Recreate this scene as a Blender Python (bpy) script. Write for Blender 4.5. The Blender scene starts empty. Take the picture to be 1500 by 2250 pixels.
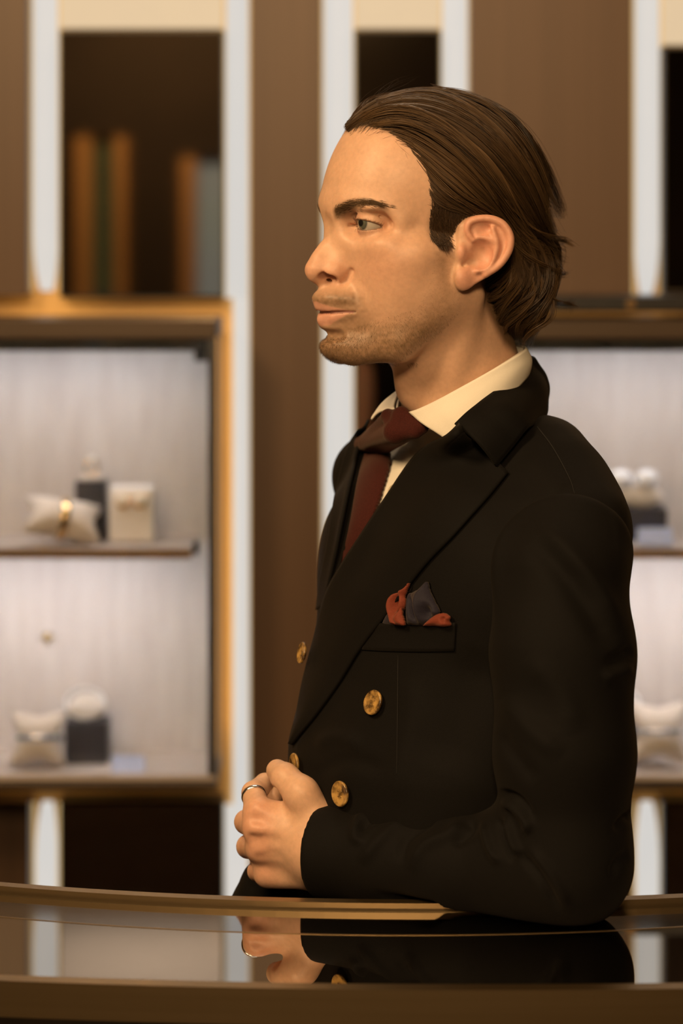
import bpy, bmesh, math, random, time
import numpy as np
from mathutils import Vector, Matrix
from mathutils.bvhtree import BVHTree
T0 = time.time()
random.seed(7); np.random.seed(7)
scene = bpy.context.scene
C = scene.collection

# ------------------------------------------------------------------ camera
FPX = 5312.0            # focal length in pixels of the 1500x2250 frame (85 mm on a 24x36 frame held upright)
ZC = 1.68               # height of the lens
HZ = 500.0              # row of the horizon (rising-front shift, verticals stay vertical)
cam_d = bpy.data.cameras.new('camera')
cam_d.sensor_fit = 'VERTICAL'; cam_d.sensor_height = 36.0; cam_d.sensor_width = 24.0
cam_d.lens = FPX / 2250.0 * 36.0
cam_d.shift_y = -(1125.0 - HZ) / 2250.0
cam_d.clip_start = 0.05
cam_d.dof.use_dof = True; cam_d.dof.focus_distance = 2.02; cam_d.dof.aperture_fstop = 3.9
cam = bpy.data.objects.new('camera', cam_d); C.objects.link(cam)
cam.location = (0, 0, ZC); cam.rotation_euler = (math.pi / 2, 0, 0)
scene.camera = cam

def P(px, py, d):
    """a point d metres in front of the lens seen at (px, py)"""
    return Vector((d * (px - 750.0) / FPX, d, ZC - d * (py - HZ) / FPX))

# ------------------------------------------------------------------ world, lamps, exposure
vs = scene.view_settings
vs.view_transform = 'Standard'; vs.look = 'None'; vs.exposure = 0.0; vs.gamma = 1.0; vs.use_curve_mapping = False
w = bpy.data.worlds.new('world'); scene.world = w; w.use_nodes = True
w.node_tree.nodes['Background'].inputs[0].default_value = (1.0, 0.72, 0.45, 1)
w.node_tree.nodes['Background'].inputs[1].default_value = 0.02

def area(name, loc, target, size, power, col, size_y=None, spread=math.pi):
    l = bpy.data.lights.new(name, 'AREA'); l.energy = power; l.color = col
    l.shape = 'RECTANGLE'; l.size = size; l.size_y = size_y or size; l.spread = spread
    o = bpy.data.objects.new(name, l); C.objects.link(o)
    o.location = loc
    o.rotation_euler = (Vector(target) - Vector(loc)).to_track_quat('-Z', 'Y').to_euler()
    return o
WARM = (1.0, 0.655, 0.33)
# warm ceiling panels over the customers' side of the counter, with unseen lamps added among them
area('ceiling_lamp_key', (-1.2, 0.95, 2.74), (0.0, 2.1, 1.5), 0.5, 35.0, WARM)
area('added_lamp_fill', (-0.1, -1.0, 2.74), (0.1, 2.1, 1.4), 0.5, 60.0, WARM)  # added unseen fill that brightens the near face and neck
area('ceiling_lamp_back', (0.1, 2.9, 2.74), (0.1, 2.75, 0.0), 0.8, 6.0, (1.0, .76, .52), 0.3)
area('added_lamp_rear', (-0.8, -2.5, 2.74), (-0.9, -3.2, 1.4), 0.6, 11.0, WARM)  # added unseen lamp that lights the mirrored far wall and its frames
area('added_uplight', (-0.65, -1.25, 2.8), (-0.65, -1.25, 3.2), 0.9, 7.0, (1.0, .93, .9))  # added unseen uplight that brightens the ceiling reflected in the counter

# ------------------------------------------------------------------ materials
MATS = {}
def mat(name, col=(.5, .5, .5), rough=.5, metal=0.0, spec=.5, noise=None, bump=None, emit=None, coat=0.0, **kw):
    """noise = (scale xyz, colour 2, detail, contrast lo, hi); bump = (scale xyz, strength, distance)"""
    if name in MATS: return MATS[name]
    m = bpy.data.materials.new(name); m.use_nodes = True
    nt = m.node_tree; b = nt.nodes['Principled BSDF']
    b.inputs['Base Color'].default_value = (*col, 1); b.inputs['Roughness'].default_value = rough
    b.inputs['Metallic'].default_value = metal; b.inputs['Specular IOR Level'].default_value = spec
    b.inputs['Coat Weight'].default_value = coat
    if emit:
        b.inputs['Emission Color'].default_value = (*emit[0], 1); b.inputs['Emission Strength'].default_value = emit[1]
    for k, v in kw.items(): b.inputs[k.replace('_', ' ')].default_value = v
    tc = None
    def noise_node(scale, detail):
        nonlocal tc
        if tc is None: tc = nt.nodes.new('ShaderNodeTexCoord')
        mp = nt.nodes.new('ShaderNodeMapping'); mp.inputs['Scale'].default_value = scale
        nt.links.new(tc.outputs['Object'], mp.inputs['Vector'])
        n = nt.nodes.new('ShaderNodeTexNoise'); n.inputs['Scale'].default_value = 1.0; n.inputs['Detail'].default_value = detail
        nt.links.new(mp.outputs['Vector'], n.inputs['Vector']); return n
    if noise:
        sc, col2, det, lo, hi = noise
        n = noise_node(sc, det)
        r = nt.nodes.new('ShaderNodeValToRGB'); r.color_ramp.elements[0].position = lo; r.color_ramp.elements[1].position = hi
        r.color_ramp.elements[0].color = (*col, 1); r.color_ramp.elements[1].color = (*col2, 1)
        nt.links.new(n.outputs['Fac'], r.inputs['Fac']); nt.links.new(r.outputs['Color'], b.inputs['Base Color'])
    if bump:
        n = noise_node(bump[0], 4.0)
        bp = nt.nodes.new('ShaderNodeBump'); bp.inputs['Strength'].default_value = bump[1]; bp.inputs['Distance'].default_value = bump[2]
        nt.links.new(n.outputs['Fac'], bp.inputs['Height']); nt.links.new(bp.outputs['Normal'], b.inputs['Normal'])
    MATS[name] = m; return m

# ------------------------------------------------------------------ mesh helpers
def tag(o, label=None, cat=None, group=None, kind=None):
    if label: o['label'] = label
    if cat: o['category'] = cat
    if group: o['group'] = group
    if kind: o['kind'] = kind
    return o
def mesh_obj(name, verts, faces, m=None, parent=None, smooth=False):
    me = bpy.data.meshes.new(name)
    me.from_pydata([tuple(map(float, v)) for v in verts], [], [tuple(map(int, f)) for f in faces]); me.update()
    if smooth: me.shade_smooth()
    o = bpy.data.objects.new(name, me); C.objects.link(o)
    if m: me.materials.append(m)
    if parent: o.parent = parent
    return o
def big_mesh(name, V, F, m=None, parent=None, smooth=True):
    """numpy verts (n,3), faces (m,3) or (m,4) -> object, fast"""
    V = np.asarray(V, np.float32); F = np.asarray(F, np.int32); k = F.shape[1]
    me = bpy.data.meshes.new(name)
    me.vertices.add(len(V)); me.vertices.foreach_set('co', V.ravel())
    me.loops.add(F.size); me.loops.foreach_set('vertex_index', F.ravel())
    me.polygons.add(len(F)); me.polygons.foreach_set('loop_start', np.arange(0, F.size, k, dtype=np.int32))
    me.update(calc_edges=True); me.validate()
    if smooth: me.shade_smooth()
    o = bpy.data.objects.new(name, me); C.objects.link(o)
    if m: me.materials.append(m)
    if parent: o.parent = parent
    return o
def bm_obj(name, bm, m=None, parent=None, smooth=False):
    me = bpy.data.meshes.new(name); bm.normal_update(); bm.to_mesh(me); bm.free()
    if smooth: me.shade_smooth()
    o = bpy.data.objects.new(name, me); C.objects.link(o)
    if m: me.materials.append(m)
    if parent: o.parent = parent
    return o
def box(name, lo, hi, m=None, parent=None, bevel=0.0, seg=2):
    bm = bmesh.new(); bmesh.ops.create_cube(bm, size=1.0)
    lo = Vector(lo); hi = Vector(hi)
    for v in bm.verts: v.co = Vector([(lo[i] + hi[i]) / 2 + v.co[i] * (hi[i] - lo[i]) for i in range(3)])
    if bevel > 0: bmesh.ops.bevel(bm, geom=bm.edges[:], offset=bevel, segments=seg, affect='EDGES', profile=.5)
    return bm_obj(name, bm, m, parent, smooth=False)
def pxbox(name, x0, x1, y0, y1, d0, d1, m=None, parent=None, bevel=0.0, df=None):
    """box between depths d0 and d1 whose face at depth df (default d0) spans the given pixels"""
    df = df or d0
    a = P(x0, y1, df); b = P(x1, y0, df)
    return box(name, (a.x, d0, a.z), (b.x, d1, b.z), m, parent, bevel)
def empty(name, loc=(0, 0, 0)):
    o = bpy.data.objects.new(name, None); C.objects.link(o); o.location = loc; o.empty_display_size = .05
    return o
def adopt(root):
    """children keep their world places under an empty that stands at the thing's base"""
    inv = Matrix.Translation(root.location).inverted()
    for ch in root.children: ch.matrix_parent_inverse = inv
def lathe(bm, prof, segs=24, center=(0, 0, 0), axis='Z'):
    rings = []
    for r, h in prof:
        ring = []
        for k in range(segs):
            a = 2 * math.pi * k / segs
            v = {'Z': (r * math.cos(a), r * math.sin(a), h), 'Y': (r * math.cos(a), h, r * math.sin(a)), 'X': (h, r * math.cos(a), r * math.sin(a))}[axis]
            ring.append(bm.verts.new(Vector(center) + Vector(v)))
        rings.append(ring)
    for i in range(len(rings) - 1):
        for k in range(segs):
            bm.faces.new((rings[i][k], rings[i][(k + 1) % segs], rings[i + 1][(k + 1) % segs], rings[i + 1][k]))
    for ring, flip in ((rings[0], True), (rings[-1], False)):
        try: bm.faces.new(ring[::-1] if flip else ring)
        except ValueError: pass
    bmesh.ops.recalc_face_normals(bm, faces=bm.faces)
    return bm
def torus_bm(R, r, center, rot=None, squash=(1, 1, 1), seg=40, sub=12, wide=1.0):
    """ring whose axis is local Z; wide stretches the tube along the axis"""
    bm = bmesh.new(); g = []
    for i in range(seg):
        a = 2 * math.pi * i / seg; ring = []
        for j in range(sub):
            b = 2 * math.pi * j / sub
            v = Vector(((R + r * math.cos(b)) * math.cos(a) * squash[0], (R + r * math.cos(b)) * math.sin(a) * squash[1], r * wide * math.sin(b) * squash[2]))
            if rot: v = rot @ v
            ring.append(bm.verts.new(v + Vector(center)))
        g.append(ring)
    for i in range(seg):
        for j in range(sub):
            bm.faces.new((g[i][j], g[(i + 1) % seg][j], g[(i + 1) % seg][(j + 1) % sub], g[i][(j + 1) % sub]))
    bmesh.ops.recalc_face_normals(bm, faces=bm.faces)
    return bm
# ================================================================== the room
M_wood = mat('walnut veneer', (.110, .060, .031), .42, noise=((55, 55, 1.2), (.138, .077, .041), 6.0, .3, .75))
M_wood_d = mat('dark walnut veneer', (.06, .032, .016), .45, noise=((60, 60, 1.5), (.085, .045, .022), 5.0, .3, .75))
M_recess = mat('gold painted recess', (.72, .44, .16), .45, noise=((9, 9, 3), (.78, .5, .2), 2.0, .3, .7))
M_led = mat('warm white light diffuser', (.12, .12, .12), .7, spec=.1, emit=((1.0, .975, .935), .635), noise=((30, 30, 30), (.13, .13, .13), 1.0, .4, .6))
M_ledcream = mat('cream backlit panel', (.2, .17, .12), .6, emit=((1.0, .79, .53), .58), noise=((20, 20, 20), (.21, .18, .125), 1.0, .4, .6))
M_fringe = mat('amber fringe glow', (.3, .2, .08), .6, emit=((1.0, .70, .32), .52), noise=((30, 30, 30), (.32, .22, .09), 1.0, .4, .6))  # glow standing in for the amber light fringe
M_mirror = mat('bronze mirror', (.62, .52, .4), .03, 1.0, noise=((2, 2, 2), (.64, .54, .42), 1.0, .4, .6))
M_bronze = mat('dark bronze metal', (.06, .043, .03), .38, .5, noise=((40, 40, 40), (.075, .054, .038), 3.0, .3, .7))
M_ledge = mat('bronze ledge', (.07, .044, .025), .4, .2, noise=((3, 40, 40), (.085, .054, .032), 4.0, .3, .7))
M_black = mat('black metal', (.012, .011, .011), .4, noise=((50, 50, 50), (.018, .016, .015), 2.0, .3, .7))
M_post = mat('charcoal metal post', (.035, .034, .036), .4, noise=((50, 50, 50), (.045, .044, .046), 2.0, .3, .7))
M_blackbox = mat('black lacquer', (.022, .021, .026), .45, noise=((30, 30, 30), (.03, .028, .034), 2.0, .3, .7))
M_fabric = mat('grey linen lining', (.50, .455, .44), .9, noise=((60, 60, 9), (.585, .545, .53), 5.0, .35, .7), bump=((500, 500, 300), .25, .001))
M_shelf = mat('pale wood shelf', (.44, .37, .33), .5, noise=((3, 60, 60), (.5, .43, .38), 4.0, .3, .7))
M_shelfedge = mat('brown shelf edge', (.2, .115, .055), .5, noise=((4, 60, 60), (.25, .15, .075), 4.0, .3, .7))
M_ceil = mat('pale grey ceiling', (.60, .56, .53), .9, noise=((4, 4, 4), (.64, .60, .57), 3.0, .3, .7))
M_floor = mat('dark stone floor', (.07, .055, .045), .35, noise=((6, 6, 6), (.11, .09, .07), 6.0, .3, .7))
M_wallb = mat('dark brown plaster', (.026, .017, .010), .8, noise=((5, 5, 5), (.034, .022, .013), 4.0, .3, .7))
def glass_mat(name, tint=(.93, .97, .95), rough=0.0, ior=1.45):
    m = mat(name, tint, rough, noise=((3, 3, 3), tuple(min(1, t + .01) for t in tint), 1.0, .4, .6))
    m.node_tree.nodes['Principled BSDF'].inputs['Transmission Weight'].default_value = 1.0
    m.node_tree.nodes['Principled BSDF'].inputs['IOR'].default_value = ior
    return m
M_glass = glass_mat('clear showcase glass', (.97, .985, .98), 0.0, 1.3)
M_glassedge = mat('green glass edge', (.03, .075, .05), .1, noise=((3, 3, 20), (.08, .15, .1), 2.0, .3, .7), coat=.6)

W0 = 3.60           # front of the wood panels
WR = 3.635          # back of the light recesses
FZ = 0.0
def struct(o): o['kind'] = 'structure'; return o
XL, XR, YB, ZT = -1.9, 1.9, -3.2, 3.15
struct(box('floor', (XL, YB, -.05), (XR, 3.9, 0.0), M_floor))
struct(box('ceiling', (XL, YB, ZT), (XR, 3.9, ZT + .05), M_ceil))
struct(box('wall_left', (XL - .05, YB, 0), (XL, 3.9, ZT), M_wallb))
struct(box('wall_right', (XR, YB, 0), (XR + .05, 3.9, ZT), M_wallb))
wall_back = struct(box('wall_back', (XL, 3.66, 0), (XR, 3.9, ZT), M_recess))
tag(wall_back, 'display wall of walnut panels, mirrors and vertical light strips')
wall_front = struct(box('wall_front', (XL, YB - .05, 0), (XR, YB, ZT), M_wallb))

def xz(px, d): return d * (px - 750.0) / FPX
def zz(py, d): return ZC - d * (py - HZ) / FPX

def panel(name, x0, x1, z0, z1, m, d0=W0, d1=3.66, bevel=.0015):
    return box(name, (xz(x0, d0), d0, z0), (xz(x1, d0), d1, z1), m, wall_back, bevel)
# walnut panels
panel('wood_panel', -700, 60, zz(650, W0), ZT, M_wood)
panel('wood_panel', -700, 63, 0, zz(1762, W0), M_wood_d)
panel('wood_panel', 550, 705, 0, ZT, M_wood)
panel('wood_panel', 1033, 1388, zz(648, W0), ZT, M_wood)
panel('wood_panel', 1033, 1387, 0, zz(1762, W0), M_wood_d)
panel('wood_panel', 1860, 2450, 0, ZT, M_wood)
# mirrors: an upper one and a lower one in each bay
def mirror(x0, x1, z0, z1, d=3.605):
    o = box('mirror_panel', (xz(x0, d), d, z0), (xz(x1, d), 3.66, z1), M_mirror, wall_back)
    f = .004
    b = box('mirror_edge', (xz(x0, d) - .003, d + .004, z0 - .004), (xz(x1, d) + .003, 3.659, z1 + .004), M_black, o)
    return o
def cream(x0, x1, z0, z1):
    return box('backlit_panel', (xz(x0, WR), WR, z0), (xz(x1, WR), 3.66, z1), M_ledcream, wall_back, .001)
for x0, x1, yt in ((135, 486, 72), (783, 964, 72), (1461, 1800, 108)):
    mirror(x0, x1, zz(648, 3.605), zz(yt, 3.605))
    cream(x0 - 2, x1 + 2, zz(yt - 12, WR), ZT)
for x0, x1, yt in ((136, 486, 1768), (1461, 1800, 1768)):
    mirror(x0, x1, .35, zz(yt, 3.605))
mirror(783, 964, .35, zz(700, 3.605))
# light strips: half-round diffusers standing in the recesses
def strip(px0, px1, z0, z1, taper0=False, taper1=False):
    """half-round diffuser; a tapered end sinks back into the recess"""
    ex0, ex1 = xz(px0 - 1, WR), xz(px1 + 1, WR); x0, x1 = xz(px0 + 4, WR), xz(px1 - 4, WR); cx = (x0 + x1) / 2; r = (x1 - x0) / 2
    lv = [(z0, 1.0), (z1, 1.0)]
    T = [(0.0, .50, .012), (.012, .66, .008), (.030, .82, .004), (.055, .94, .001), (.085, 1.0, 0.0)]
    lv = ([(z0 + h, w_, s_) for h, w_, s_ in T] if taper0 else [(z0, 1.0, 0.0)]) + ([(z1 - h, w_, s_) for h, w_, s_ in T[::-1]] if taper1 else [(z1, 1.0, 0.0)])
    bm = bmesh.new(); n = 10; rings = []
    for z, w_, s_ in lv:
        rings.append([bm.verts.new((cx - r * w_ * math.cos(math.pi * k / n), WR + .012 + s_ - .016 * w_ * math.sin(math.pi * k / n), z)) for k in range(n + 1)])
    for a_, b_ in zip(rings[:-1], rings[1:]):
        for k in range(n): bm.faces.new((a_[k], a_[k + 1], b_[k + 1], b_[k]))
        bm.faces.new((a_[0], b_[0], b_[n], a_[n]))
    bm.faces.new(rings[0]); bm.faces.new(rings[-1][::-1])
    bmesh.ops.recalc_face_normals(bm, faces=bm.faces)
    o = bm_obj('light_strip', bm, M_led, wall_back, True)
    box('fringe_glow', (ex0, WR + .006, z0), (x0, WR + .014, z1), M_fringe, o)                 # added glowing bars imitate the amber light fringe beside the diffuser
    box('fringe_glow', (x1, WR + .006, z0), (ex1, WR + .014, z1), M_fringe, o)
    return o
strip(67, 130, zz(640, WR), ZT, taper0=True)
strip(72, 129, .3, zz(1768, WR), taper1=True)
strip(492, 549, zz(655, WR), ZT)
strip(508, 550, zz(1770, WR), zz(655, WR) - .0005)
strip(490, 549, .3, zz(1770, WR) - .0005)
strip(707, 779, .3, ZT)
strip(968, 1031, .3, ZT)
strip(1392, 1454, zz(648, WR), ZT, taper0=True)
strip(1394, 1454, .3, zz(1768, WR), taper1=True)

# ================================================================== wall showcases
CF, CB = 3.40, 3.56     # front and back of the showcase
def showcase(x0, x1, label, shelf_x1=None, glow=(), glow_top=(), side_glow=False, close_left=True, close_right=True):
    root = empty('wall_showcase', (xz((x0 + x1) / 2, CF), 3.48, zz(1735, CF)))
    a, b = xz(x0, CF), xz(x1, CF); sx0 = xz(shelf_x1, CF) if shelf_x1 else b - .02
    box('top_ledge', (a, CF, zz(745, CF)), (b, 3.595, zz(704, CF)), M_ledge, root, .002)
    lampm = mat('cool white lamp', (.8, .82, .9), .5, emit=((1.0, .96, .97), 21.0), noise=((9, 9, 9), (.82, .84, .92), 1.0, .4, .6))
    amber = mat('amber backlight', (.8, .5, .2), .5, emit=((1.0, .66, .26), 2.0), noise=((9, 9, 9), (.82, .52, .22), 1.0, .4, .6))  # for added hidden bars that supply the amber wash of the strips
    box('lamp', (a + .03, CF + .030, zz(745, CF) - .0045), (b - .03, CF + .052, zz(745, CF) - .0005), lampm, root)
    box('lamp_lip', (a + .013, CF + .0085, zz(772, CF)), (b - .013, CF + .014, zz(745, CF) + .0002), M_black, root)
    box('lamp', (a + .05, CF + .0135, zz(1219, CF) - .0030), (sx0 - .02, CF + .0225, zz(1219, CF) - .0005), mat('cool white shelf lamp', (.8, .82, .9), .5, emit=((1.0, .96, .97), 80.0), noise=((9, 9, 9), (.82, .84, .92), 1.0, .4, .6)), root)
    for q0, q1 in glow_top:
        box('added_glow', (xz(q0, 3.62), 3.602, zz(704, CF) - .018), (xz(q1, 3.62), 3.632, zz(704, CF) - .012), amber, root)
    for q0, q1 in glow:
        box('added_glow', (xz(q0, 3.62), 3.602, zz(1735, CF) + .018), (xz(q1, 3.62), 3.632, zz(1735, CF) + .024), amber, root)
    if side_glow: box('added_glow', (b - .03, 3.602, zz(1735, CF) + .03), (b - .022, 3.63, zz(704, CF) - .03), amber, root)
    box('fabric_back', (a, CB, zz(1735, CF)), (b, CB + .03, zz(745, CF)), M_fabric, root)
    box('base_shelf', (a, CF + .002, zz(1716, CF)), (b, CB, zz(1705, CF)), M_shelf, root, .001)
    box('base_rail', (a, CF - .004, zz(1735, CF)), (b, CB, zz(1716, CF) - .0005), M_bronze, root, .002)
    sx = xz(shelf_x1, CF) if shelf_x1 else b - .02
    sh = box('shelf', (a + .02, CF + .012, zz(1219, CF)), (sx, CB, zz(1207, CF)), M_shelf, root, .001)
    box('shelf_edge', (a + .02, CF + .008, zz(1230, CF)), (sx, CF + .0118, zz(1207, CF)), M_shelfedge, sh, .001)
    box('shelf_clip', (sx + .001, CF + .02, zz(1222, CF)), (sx + .009, CF + .04, zz(1196, CF)), M_black, root, .001)
    for s, on in ((0, close_left), (1, close_right)):
        if not on: continue
        xx = a if s == 0 else b - .012
        box('corner_post', (xx, CF, zz(1704, CF)), (xx + .0122, CF + .012, zz(746, CF)), M_post, root, .001)
        box('hinge', (xx - (.02 if s else -.013), CF + .012, zz(795, CF)), (xx - .001 if s else xx + .03, CF + .03, zz(748, CF)), M_black, root, .002)
        box('side_pane', (xx + (.004), CF + .013, zz(1704, CF)), (xx + .010, CB - .001, zz(746, CF)), M_glassedge, root)
    box('front_pane', (a + .013, CF + .003, zz(1704, CF)), (b - .0135, CF + .007, zz(746, CF)), M_glass, root)
    adopt(root); tag(root, label, 'showcase', 'glass wall showcases')
    return root
showcase(-330, 475, 'glass fronted wall showcase on the left with grey linen lining and two shelves', shelf_x1=420, glow=((20, 190), (440, 474)), glow_top=((20, 190), (440, 474)), side_glow=True)
showcase(1010, 1830, 'glass fronted wall showcase on the right, half hidden by the man', glow=((1385, 1600),))
bar = empty('ledge_bar', (xz(1420, 3.42), 3.45, zz(686, 3.42)))
pxbox('bar_body', 1010, 1830, 652, 685, 3.42, 3.56, M_black, bar, .003)
bm = lathe(bmesh.new(), [(.0001, 0), (.007, 0), (.007, -.002), (.0001, -.002)], 20, (P(1385, 668, 3.42).x, 3.4195, P(1385, 668, 3.42).z), 'Y')
bm_obj('round_emblem', bm, mat('dull brass', (.2, .12, .05), .4, .7, noise=((40, 40, 40), (.24, .15, .07), 2.0, .3, .7)), bar)
adopt(bar); tag(bar, 'long black bar with a small brass dot lying on the right showcase', 'bar')

# ------------------------------------------------------------------ jewellery on the shelves
M_cush = mat('cream suede cushion', (.62, .54, .47), .9, noise=((30, 30, 30), (.7, .62, .55), 4.0, .3, .7))
M_cushw = mat('white leather cushion', (.78, .73, .70), .7, noise=((30, 30, 30), (.83, .79, .76), 4.0, .3, .7))
M_gold = mat('polished gold', (.95, .66, .32), .15, 1.0, noise=((30, 30, 30), (.97, .72, .4), 2.0, .3, .7))
M_silver = mat('polished silver', (.86, .88, .95), .18, 1.0, noise=((30, 30, 30), (.9, .92, .98), 2.0, .3, .7))
M_cryst = mat('white crystal', (.93, .95, 1.0), .12, coat=1.0, noise=((30, 30, 30), (.96, .97, 1.0), 2.0, .3, .7))
M_pearl = mat('pearl', (.85, .78, .66), .2, coat=.5, noise=((30, 30, 30), (.9, .83, .72), 2.0, .3, .7))
M_card = mat('pale blue card', (.42, .52, .82), .6, emit=None, noise=((60, 60, 60), (.52, .6, .88), 2.0, .3, .7))
def pillow_bm(lx, ly, lz, rot, center, pinch=.0):
    bm = bmesh.new(); n = 12
    g = [[None] * (n + 1) for _ in range(2 * n)]
    V = {}
    for s in (1, -1):
        for i in range(n + 1):
            for j in range(n + 1):
                u, v = -1 + 2 * i / n, -1 + 2 * j / n
                h = (max(0, 1 - u * u) * max(0, 1 - v * v)) ** .55
                pin = 1 - .26 * (1 - abs(u)) * abs(v) ** 2
                pin2 = 1 - .26 * (1 - abs(v)) * abs(u) ** 2
                w = 1 - pinch * math.exp(-(u / .2) ** 2)
                p = Vector((u * lx * pin2, v * ly * pin * w, s * h * lz * w))
                edge = i in (0, n) or j in (0, n)
                key = (i, j, 0 if edge else s)
                if key not in V: V[key] = bm.verts.new(rot @ p + Vector(center))
        for i in range(n):
            for j in range(n):
                ks = [(i, j), (i + 1, j), (i + 1, j + 1), (i, j + 1)]
                f = [V[(a, b, 0 if (a in (0, n) or b in (0, n)) else s)] for a, b in ks]
                try: bm.faces.new(f if s > 0 else f[::-1])
                except ValueError: pass
    bmesh.ops.recalc_face_normals(bm, faces=bm.faces)
    return bm
def R3(x=0, y=0, z=0):
    return Matrix.Rotation(math.radians(z), 3, 'Z') @ Matrix.Rotation(math.radians(y), 3, 'Y') @ Matrix.Rotation(math.radians(x), 3, 'X')
D_IT = 3.455
UP = Matrix(((0, 1, 0), (.22, 0, -.975), (.975, 0, .22)))           # standing, leaning back
def bracelet_pillow(cx, cy, d, half_w, half_h, rot, mband, label, grp, R, wide, bandrot=None, band_off=(0, 0, 0), two=False):
    c = P(cx, cy, d)
    root = empty('bracelet_cushion', (c.x, c.y, c.z - half_h))
    bm_obj('cushion', pillow_bm(half_w, half_h * 1.05, half_h * .8, rot, c, .16), M_cush, root, True)
    br = bandrot or rot
    for k in range(2 if two else 1):
        off = Vector(band_off) + (br @ Vector((0, 0, .010 * k)))
        bm_obj('bracelet', torus_bm(R, .0018, c + off, br @ R3(0, 90, 0), (1, 1, 1), 44, 10, wide), mband, root, True)
    adopt(root); tag(root, label, 'bracelet cushion', grp)
bracelet_pillow(138, 1140, D_IT, .058, .034, R3(40, 10, 12), M_gold, 'cream cushion wearing a gold bracelet on the upper left shelf', 'bracelet cushions', .0290, 3.4)
bracelet_pillow(85, 1622, D_IT, .041, .040, UP, M_silver, 'upright cream cushion with a silver bracelet on the lower left shelf', 'bracelet cushions', .0335, 2.6)
bracelet_pillow(1445, 1608, D_IT, .045, .042, UP, M_silver, 'upright cream cushion with silver bracelets in the right showcase', 'bracelet cushions', .0345, 1.8, two=True)
def ring_block(x0, x1, y0, y1, d0, d1, label, top):
    a = P(x0, y1, d0); b = P(x1, y0, d0)
    root = empty('jewel_block', ((a.x + b.x) / 2, (d0 + d1) / 2, a.z))
    box('block', (a.x, d0, a.z), (b.x, d1, b.z), M_blackbox, root, .002)
    cx, cy = (a.x + b.x) / 2, (d0 + d1) / 2
    top(root, cx, cy, b.z, b.x - a.x)
    adopt(root); tag(root, label, 'jewel stand', 'black jewel stands'); return root
def top_ring(root, cx, cy, z, w):
    box('pad', (cx - w * .38, cy - .014, z), (cx + w * .38, cy + .014, z + .006), M_cush, root, .002)
    bm_obj('ring', torus_bm(.0098, .0018, (cx, cy, z + .0178), R3(90, 0, 20), (1, 1, 1), 36, 8, 1.4), M_gold, root, True)
    bm = lathe(bmesh.new(), [(.0001, 0), (.005, .006), (.007, .010), (.0045, .0125), (.0001, .0125)], 12, (cx, cy, z + .0235))
    bm_obj('stone', bm, mat('clear stone', (.95, .93, .9), .05, coat=1, noise=((9, 9, 9), (.97, .95, .92), 1.0, .4, .6)), root)
def top_bangle(root, cx, cy, z, w):
    bm_obj('cushion', pillow_bm(w * .48, .022, .02, R3(0, 0, 0), (cx, cy, z + .0185)), M_cushw, root, True)
    bm_obj('bangle', torus_bm(.028, .003, (cx - .004, cy, z + .022), R3(66, 0, 0), (1, .8, 1), 44, 10, 3.6), M_cryst, root, True)
def top_studs(root, cx, cy, z, w):
    bm_obj('cushion', pillow_bm(w * .5, .022, .018, R3(0, 0, 0), (cx, cy, z + .0165)), M_cushw, root, True)
    for s in (-.62, .2):
        bm = bmesh.new(); bmesh.ops.create_icosphere(bm, subdivisions=2, radius=.018, matrix=Matrix.Translation((cx + s * w * .62, cy - .016, z + .042)))
        for v in bm.verts: v.co.z = z + .042 + (v.co.z - z - .042) * .8
        bm_obj('crystal', bm, M_cryst, root, False)
ring_block(165, 230, 1058, 1191, 3.49, 3.54, 'tall black jewel block with a gold ring on the upper left shelf', top_ring)
ring_block(142, 236, 1588, 1683, 3.475, 3.53, 'black jewel block with a silver bangle on a white cushion on the lower left shelf', top_bangle)
ring_block(1352, 1466, 1118, 1191, 3.475, 3.535, 'low black jewel block with two bright crystals in the right showcase', top_studs)
ring_block(1340, 1402, 1590, 1683, 3.475, 3.53, 'black jewel block with a silver bangle mostly hidden behind the sleeve', top_bangle)
# pearl earrings on a cream block
a = P(240, 1190, 3.475); b = P(336, 1072, 3.475)
root = empty('earring_stand', ((a.x + b.x) / 2, 3.49, a.z))
box('block', (a.x, 3.475, a.z), (b.x, 3.52, b.z), M_cushw, root, .003)
for cx in (270, 308):
    c = P(cx, 1103, 3.468)
    bm = bmesh.new(); bmesh.ops.create_icosphere(bm, subdivisions=3, radius=.0105, matrix=Matrix.Translation(c))
    e = bm_obj('earring', bm, M_gold, root, True)
    bm = bmesh.new(); bmesh.ops.create_icosphere(bm, subdivisions=3, radius=.008, matrix=Matrix.Translation(c + Vector((0, -.005, .003))))
    p_ = bm_obj('pearl', bm, M_pearl, e, True)
adopt(root); tag(root, 'cream block with a pair of pearl earrings on the upper left shelf', 'earring stand')
def card(x0, x1, y0, y1, d, label):
    a = P(x0, y1, d); b = P(x1, y0, d)
    o = mesh_obj('price_card', [(a.x, d, a.z), (b.x, d, a.z), (b.x, d + .006, b.z), (a.x, d + .006, b.z), (a.x, d + .03, a.z), (b.x, d + .03, a.z)],
                 [(0, 1, 2, 3), (3, 2, 5, 4), (0, 4, 5, 1), (1, 5, 2), (0, 3, 4)], M_card)
    tag(o, label, 'price card', 'pale blue price cards')
card(245, 316, 1661, 1697, 3.425, 'pale blue folded card beside the black block on the lower left shelf')
card(1402, 1478, 1160, 1197, 3.425, 'pale blue folded card before the two bright crystals')
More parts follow.
